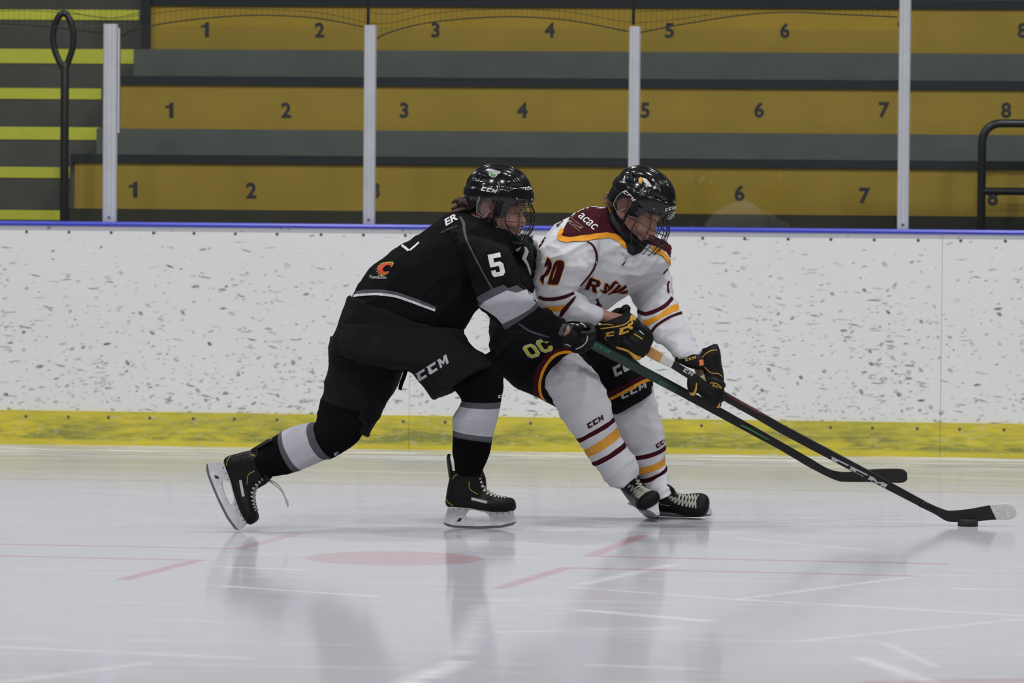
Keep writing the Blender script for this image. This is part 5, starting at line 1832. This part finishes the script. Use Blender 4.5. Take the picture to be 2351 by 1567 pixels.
# ================================================================== sticks and puck
dk = ['stick_black', 'tape_tan', 'tape_white', 'stick_red', 'tape_black']
secs = [(1470, 786, 1460, 806, W0 - .215, .011), (1486, 790, 1476, 812, W0 - .212, .0125), (1524, 812, 1513, 832, W0 - .20, .0125), (1549, 828, 1541, 844, W0 - .195, .012), (1551, 829, 1542, 845, W0 - .195, .0105), (1655, 893, 1646, 911, W0 - .165, .0105),
        (1740, 941, 1731, 958, W0 - .14, .0105), (1800, 975, 1790, 993, W0 - .12, .0105), (1992, 1077, 1982, 1095, W0 - .06, .010), (2133, 1154.5, 2121, 1167, W0 - .01, .008)]
bl = [(2120, 1148, 2110, 1162, W0 - .015, .0085), (2150, 1162, 2145, 1179, W0 - .005, .0075), (2172, 1170, 2170, 1194, W0 + .005, .006), (2184, 1171.5, 2190, 1198, W0 + .01, .005), (2225, 1167.5, 2230, 1197, W0 + .015, .004), (2272, 1159, 2288, 1192, W0 + .015, .0038),
      (2300, 1155.5, 2314, 1192, W0 + .010, .0038), (2320, 1157, 2328, 1188, W0 + .004, .0036), (2332, 1168, 2334, 1180, W0, .003)]
st, stt = make_stick('black hockey stick with tan grip tape and white-tipped blade at the puck', secs, bl,
                     ([1, 1, 2, 0, 0, 0, 0, 0, 0], dk, [0, 4, 4, 4, 4, 2, 2, 2], dk))
E2 = 1
# the shaft sections 2-3 are white tape
for r in logo_ccm((1905, 1057), (2030, 1120), 11, gap=.12, slant=.2):
    applique('logo_letter', r, 'silver_print', stt, st, .0008, 3)
for r in logo_ccm((1556, 846), (1588, 863), 9, gap=.15, slant=.2)[1:]:
    applique('logo_letter', r, 'silver_print', stt, st, .0008, 2)
applique('stripe', band([(1668, 905), (1700, 923), (1735, 942), (1760, 956)], [2, 7, 7, 1]), 'stick_red', stt, st, .0008, 3)

dk = ['stick_green', 'stick_black', 'tape_black', 'glove_black']
bY = lambda x: 17.70 + (x - 1330) * .00112
secs = [(x1, y1, x2, y2, bY(x1), .0105) for x1, y1, x2, y2 in ((1322, 758, 1312, 776), (1362, 779, 1350, 797), (1420, 809, 1410, 828), (1510, 857, 1500, 876), (1560, 884, 1551, 903), (1640, 927, 1631, 946), (1800, 1017, 1792, 1033), (1875, 1060, 1864, 1076))]
bl = [(1862, 1053, 1852, 1069, bY(1862), .0095), (1901, 1075, 1890, 1089, bY(1900), .008), (1928, 1082, 1922, 1103, bY(1928), .006), (1955, 1082, 1945, 1105.5, bY(1945), .005), (2000, 1077, 2000, 1106, bY(1960), .004), (2045, 1075, 2045, 1107.5, bY(1965), .0038),
      (2072, 1076.5, 2072, 1107.5, bY(1960), .0036), (2083, 1085, 2083, 1101, bY(1955), .003)]
sk2, sk2t = make_stick('black and green hockey stick held one-handed by the skater in black, blade lifted', secs, bl, ([1, 0, 0, 0, 1, 1, 1], dk, [1, 1, 2, 2, 2, 2, 2], dk))
for r in logo_ccm((1362, 793), (1396, 811), 8, gap=.15):
    applique('logo_letter', r, 'green_print', sk2t, sk2, .0008, 2)
applique('stripe', band([(1514, 873), (1534, 884)], 2.5), 'green_print', sk2t, sk2, .0008, 2)
applique('stripe', band([(1511, 877), (1530, 887)], 2.5), 'green_print', sk2t, sk2, .0008, 2)
applique('stripe', band([(1700, 975), (1720, 984), (1765, 1009)], [2, 3, 2]), 'badge_green', sk2t, sk2, .0008, 2)

g = G(2222, 1207)
pr = []
for (r, z) in ((.0362, 0), (.0381, .0015), (.0381, .0238), (.0362, .0253)):
    pr.append([Vector((g.x + r * cos(2 * pi * j / 48), g.y + r * sin(2 * pi * j / 48), z)) for j in range(48)])
pk = MB().add(rings_to_mesh(pr)).build('puck', 'rubber')
tag(pk, 'black rubber puck on the ice against the white-tipped stick blade', 'puck')
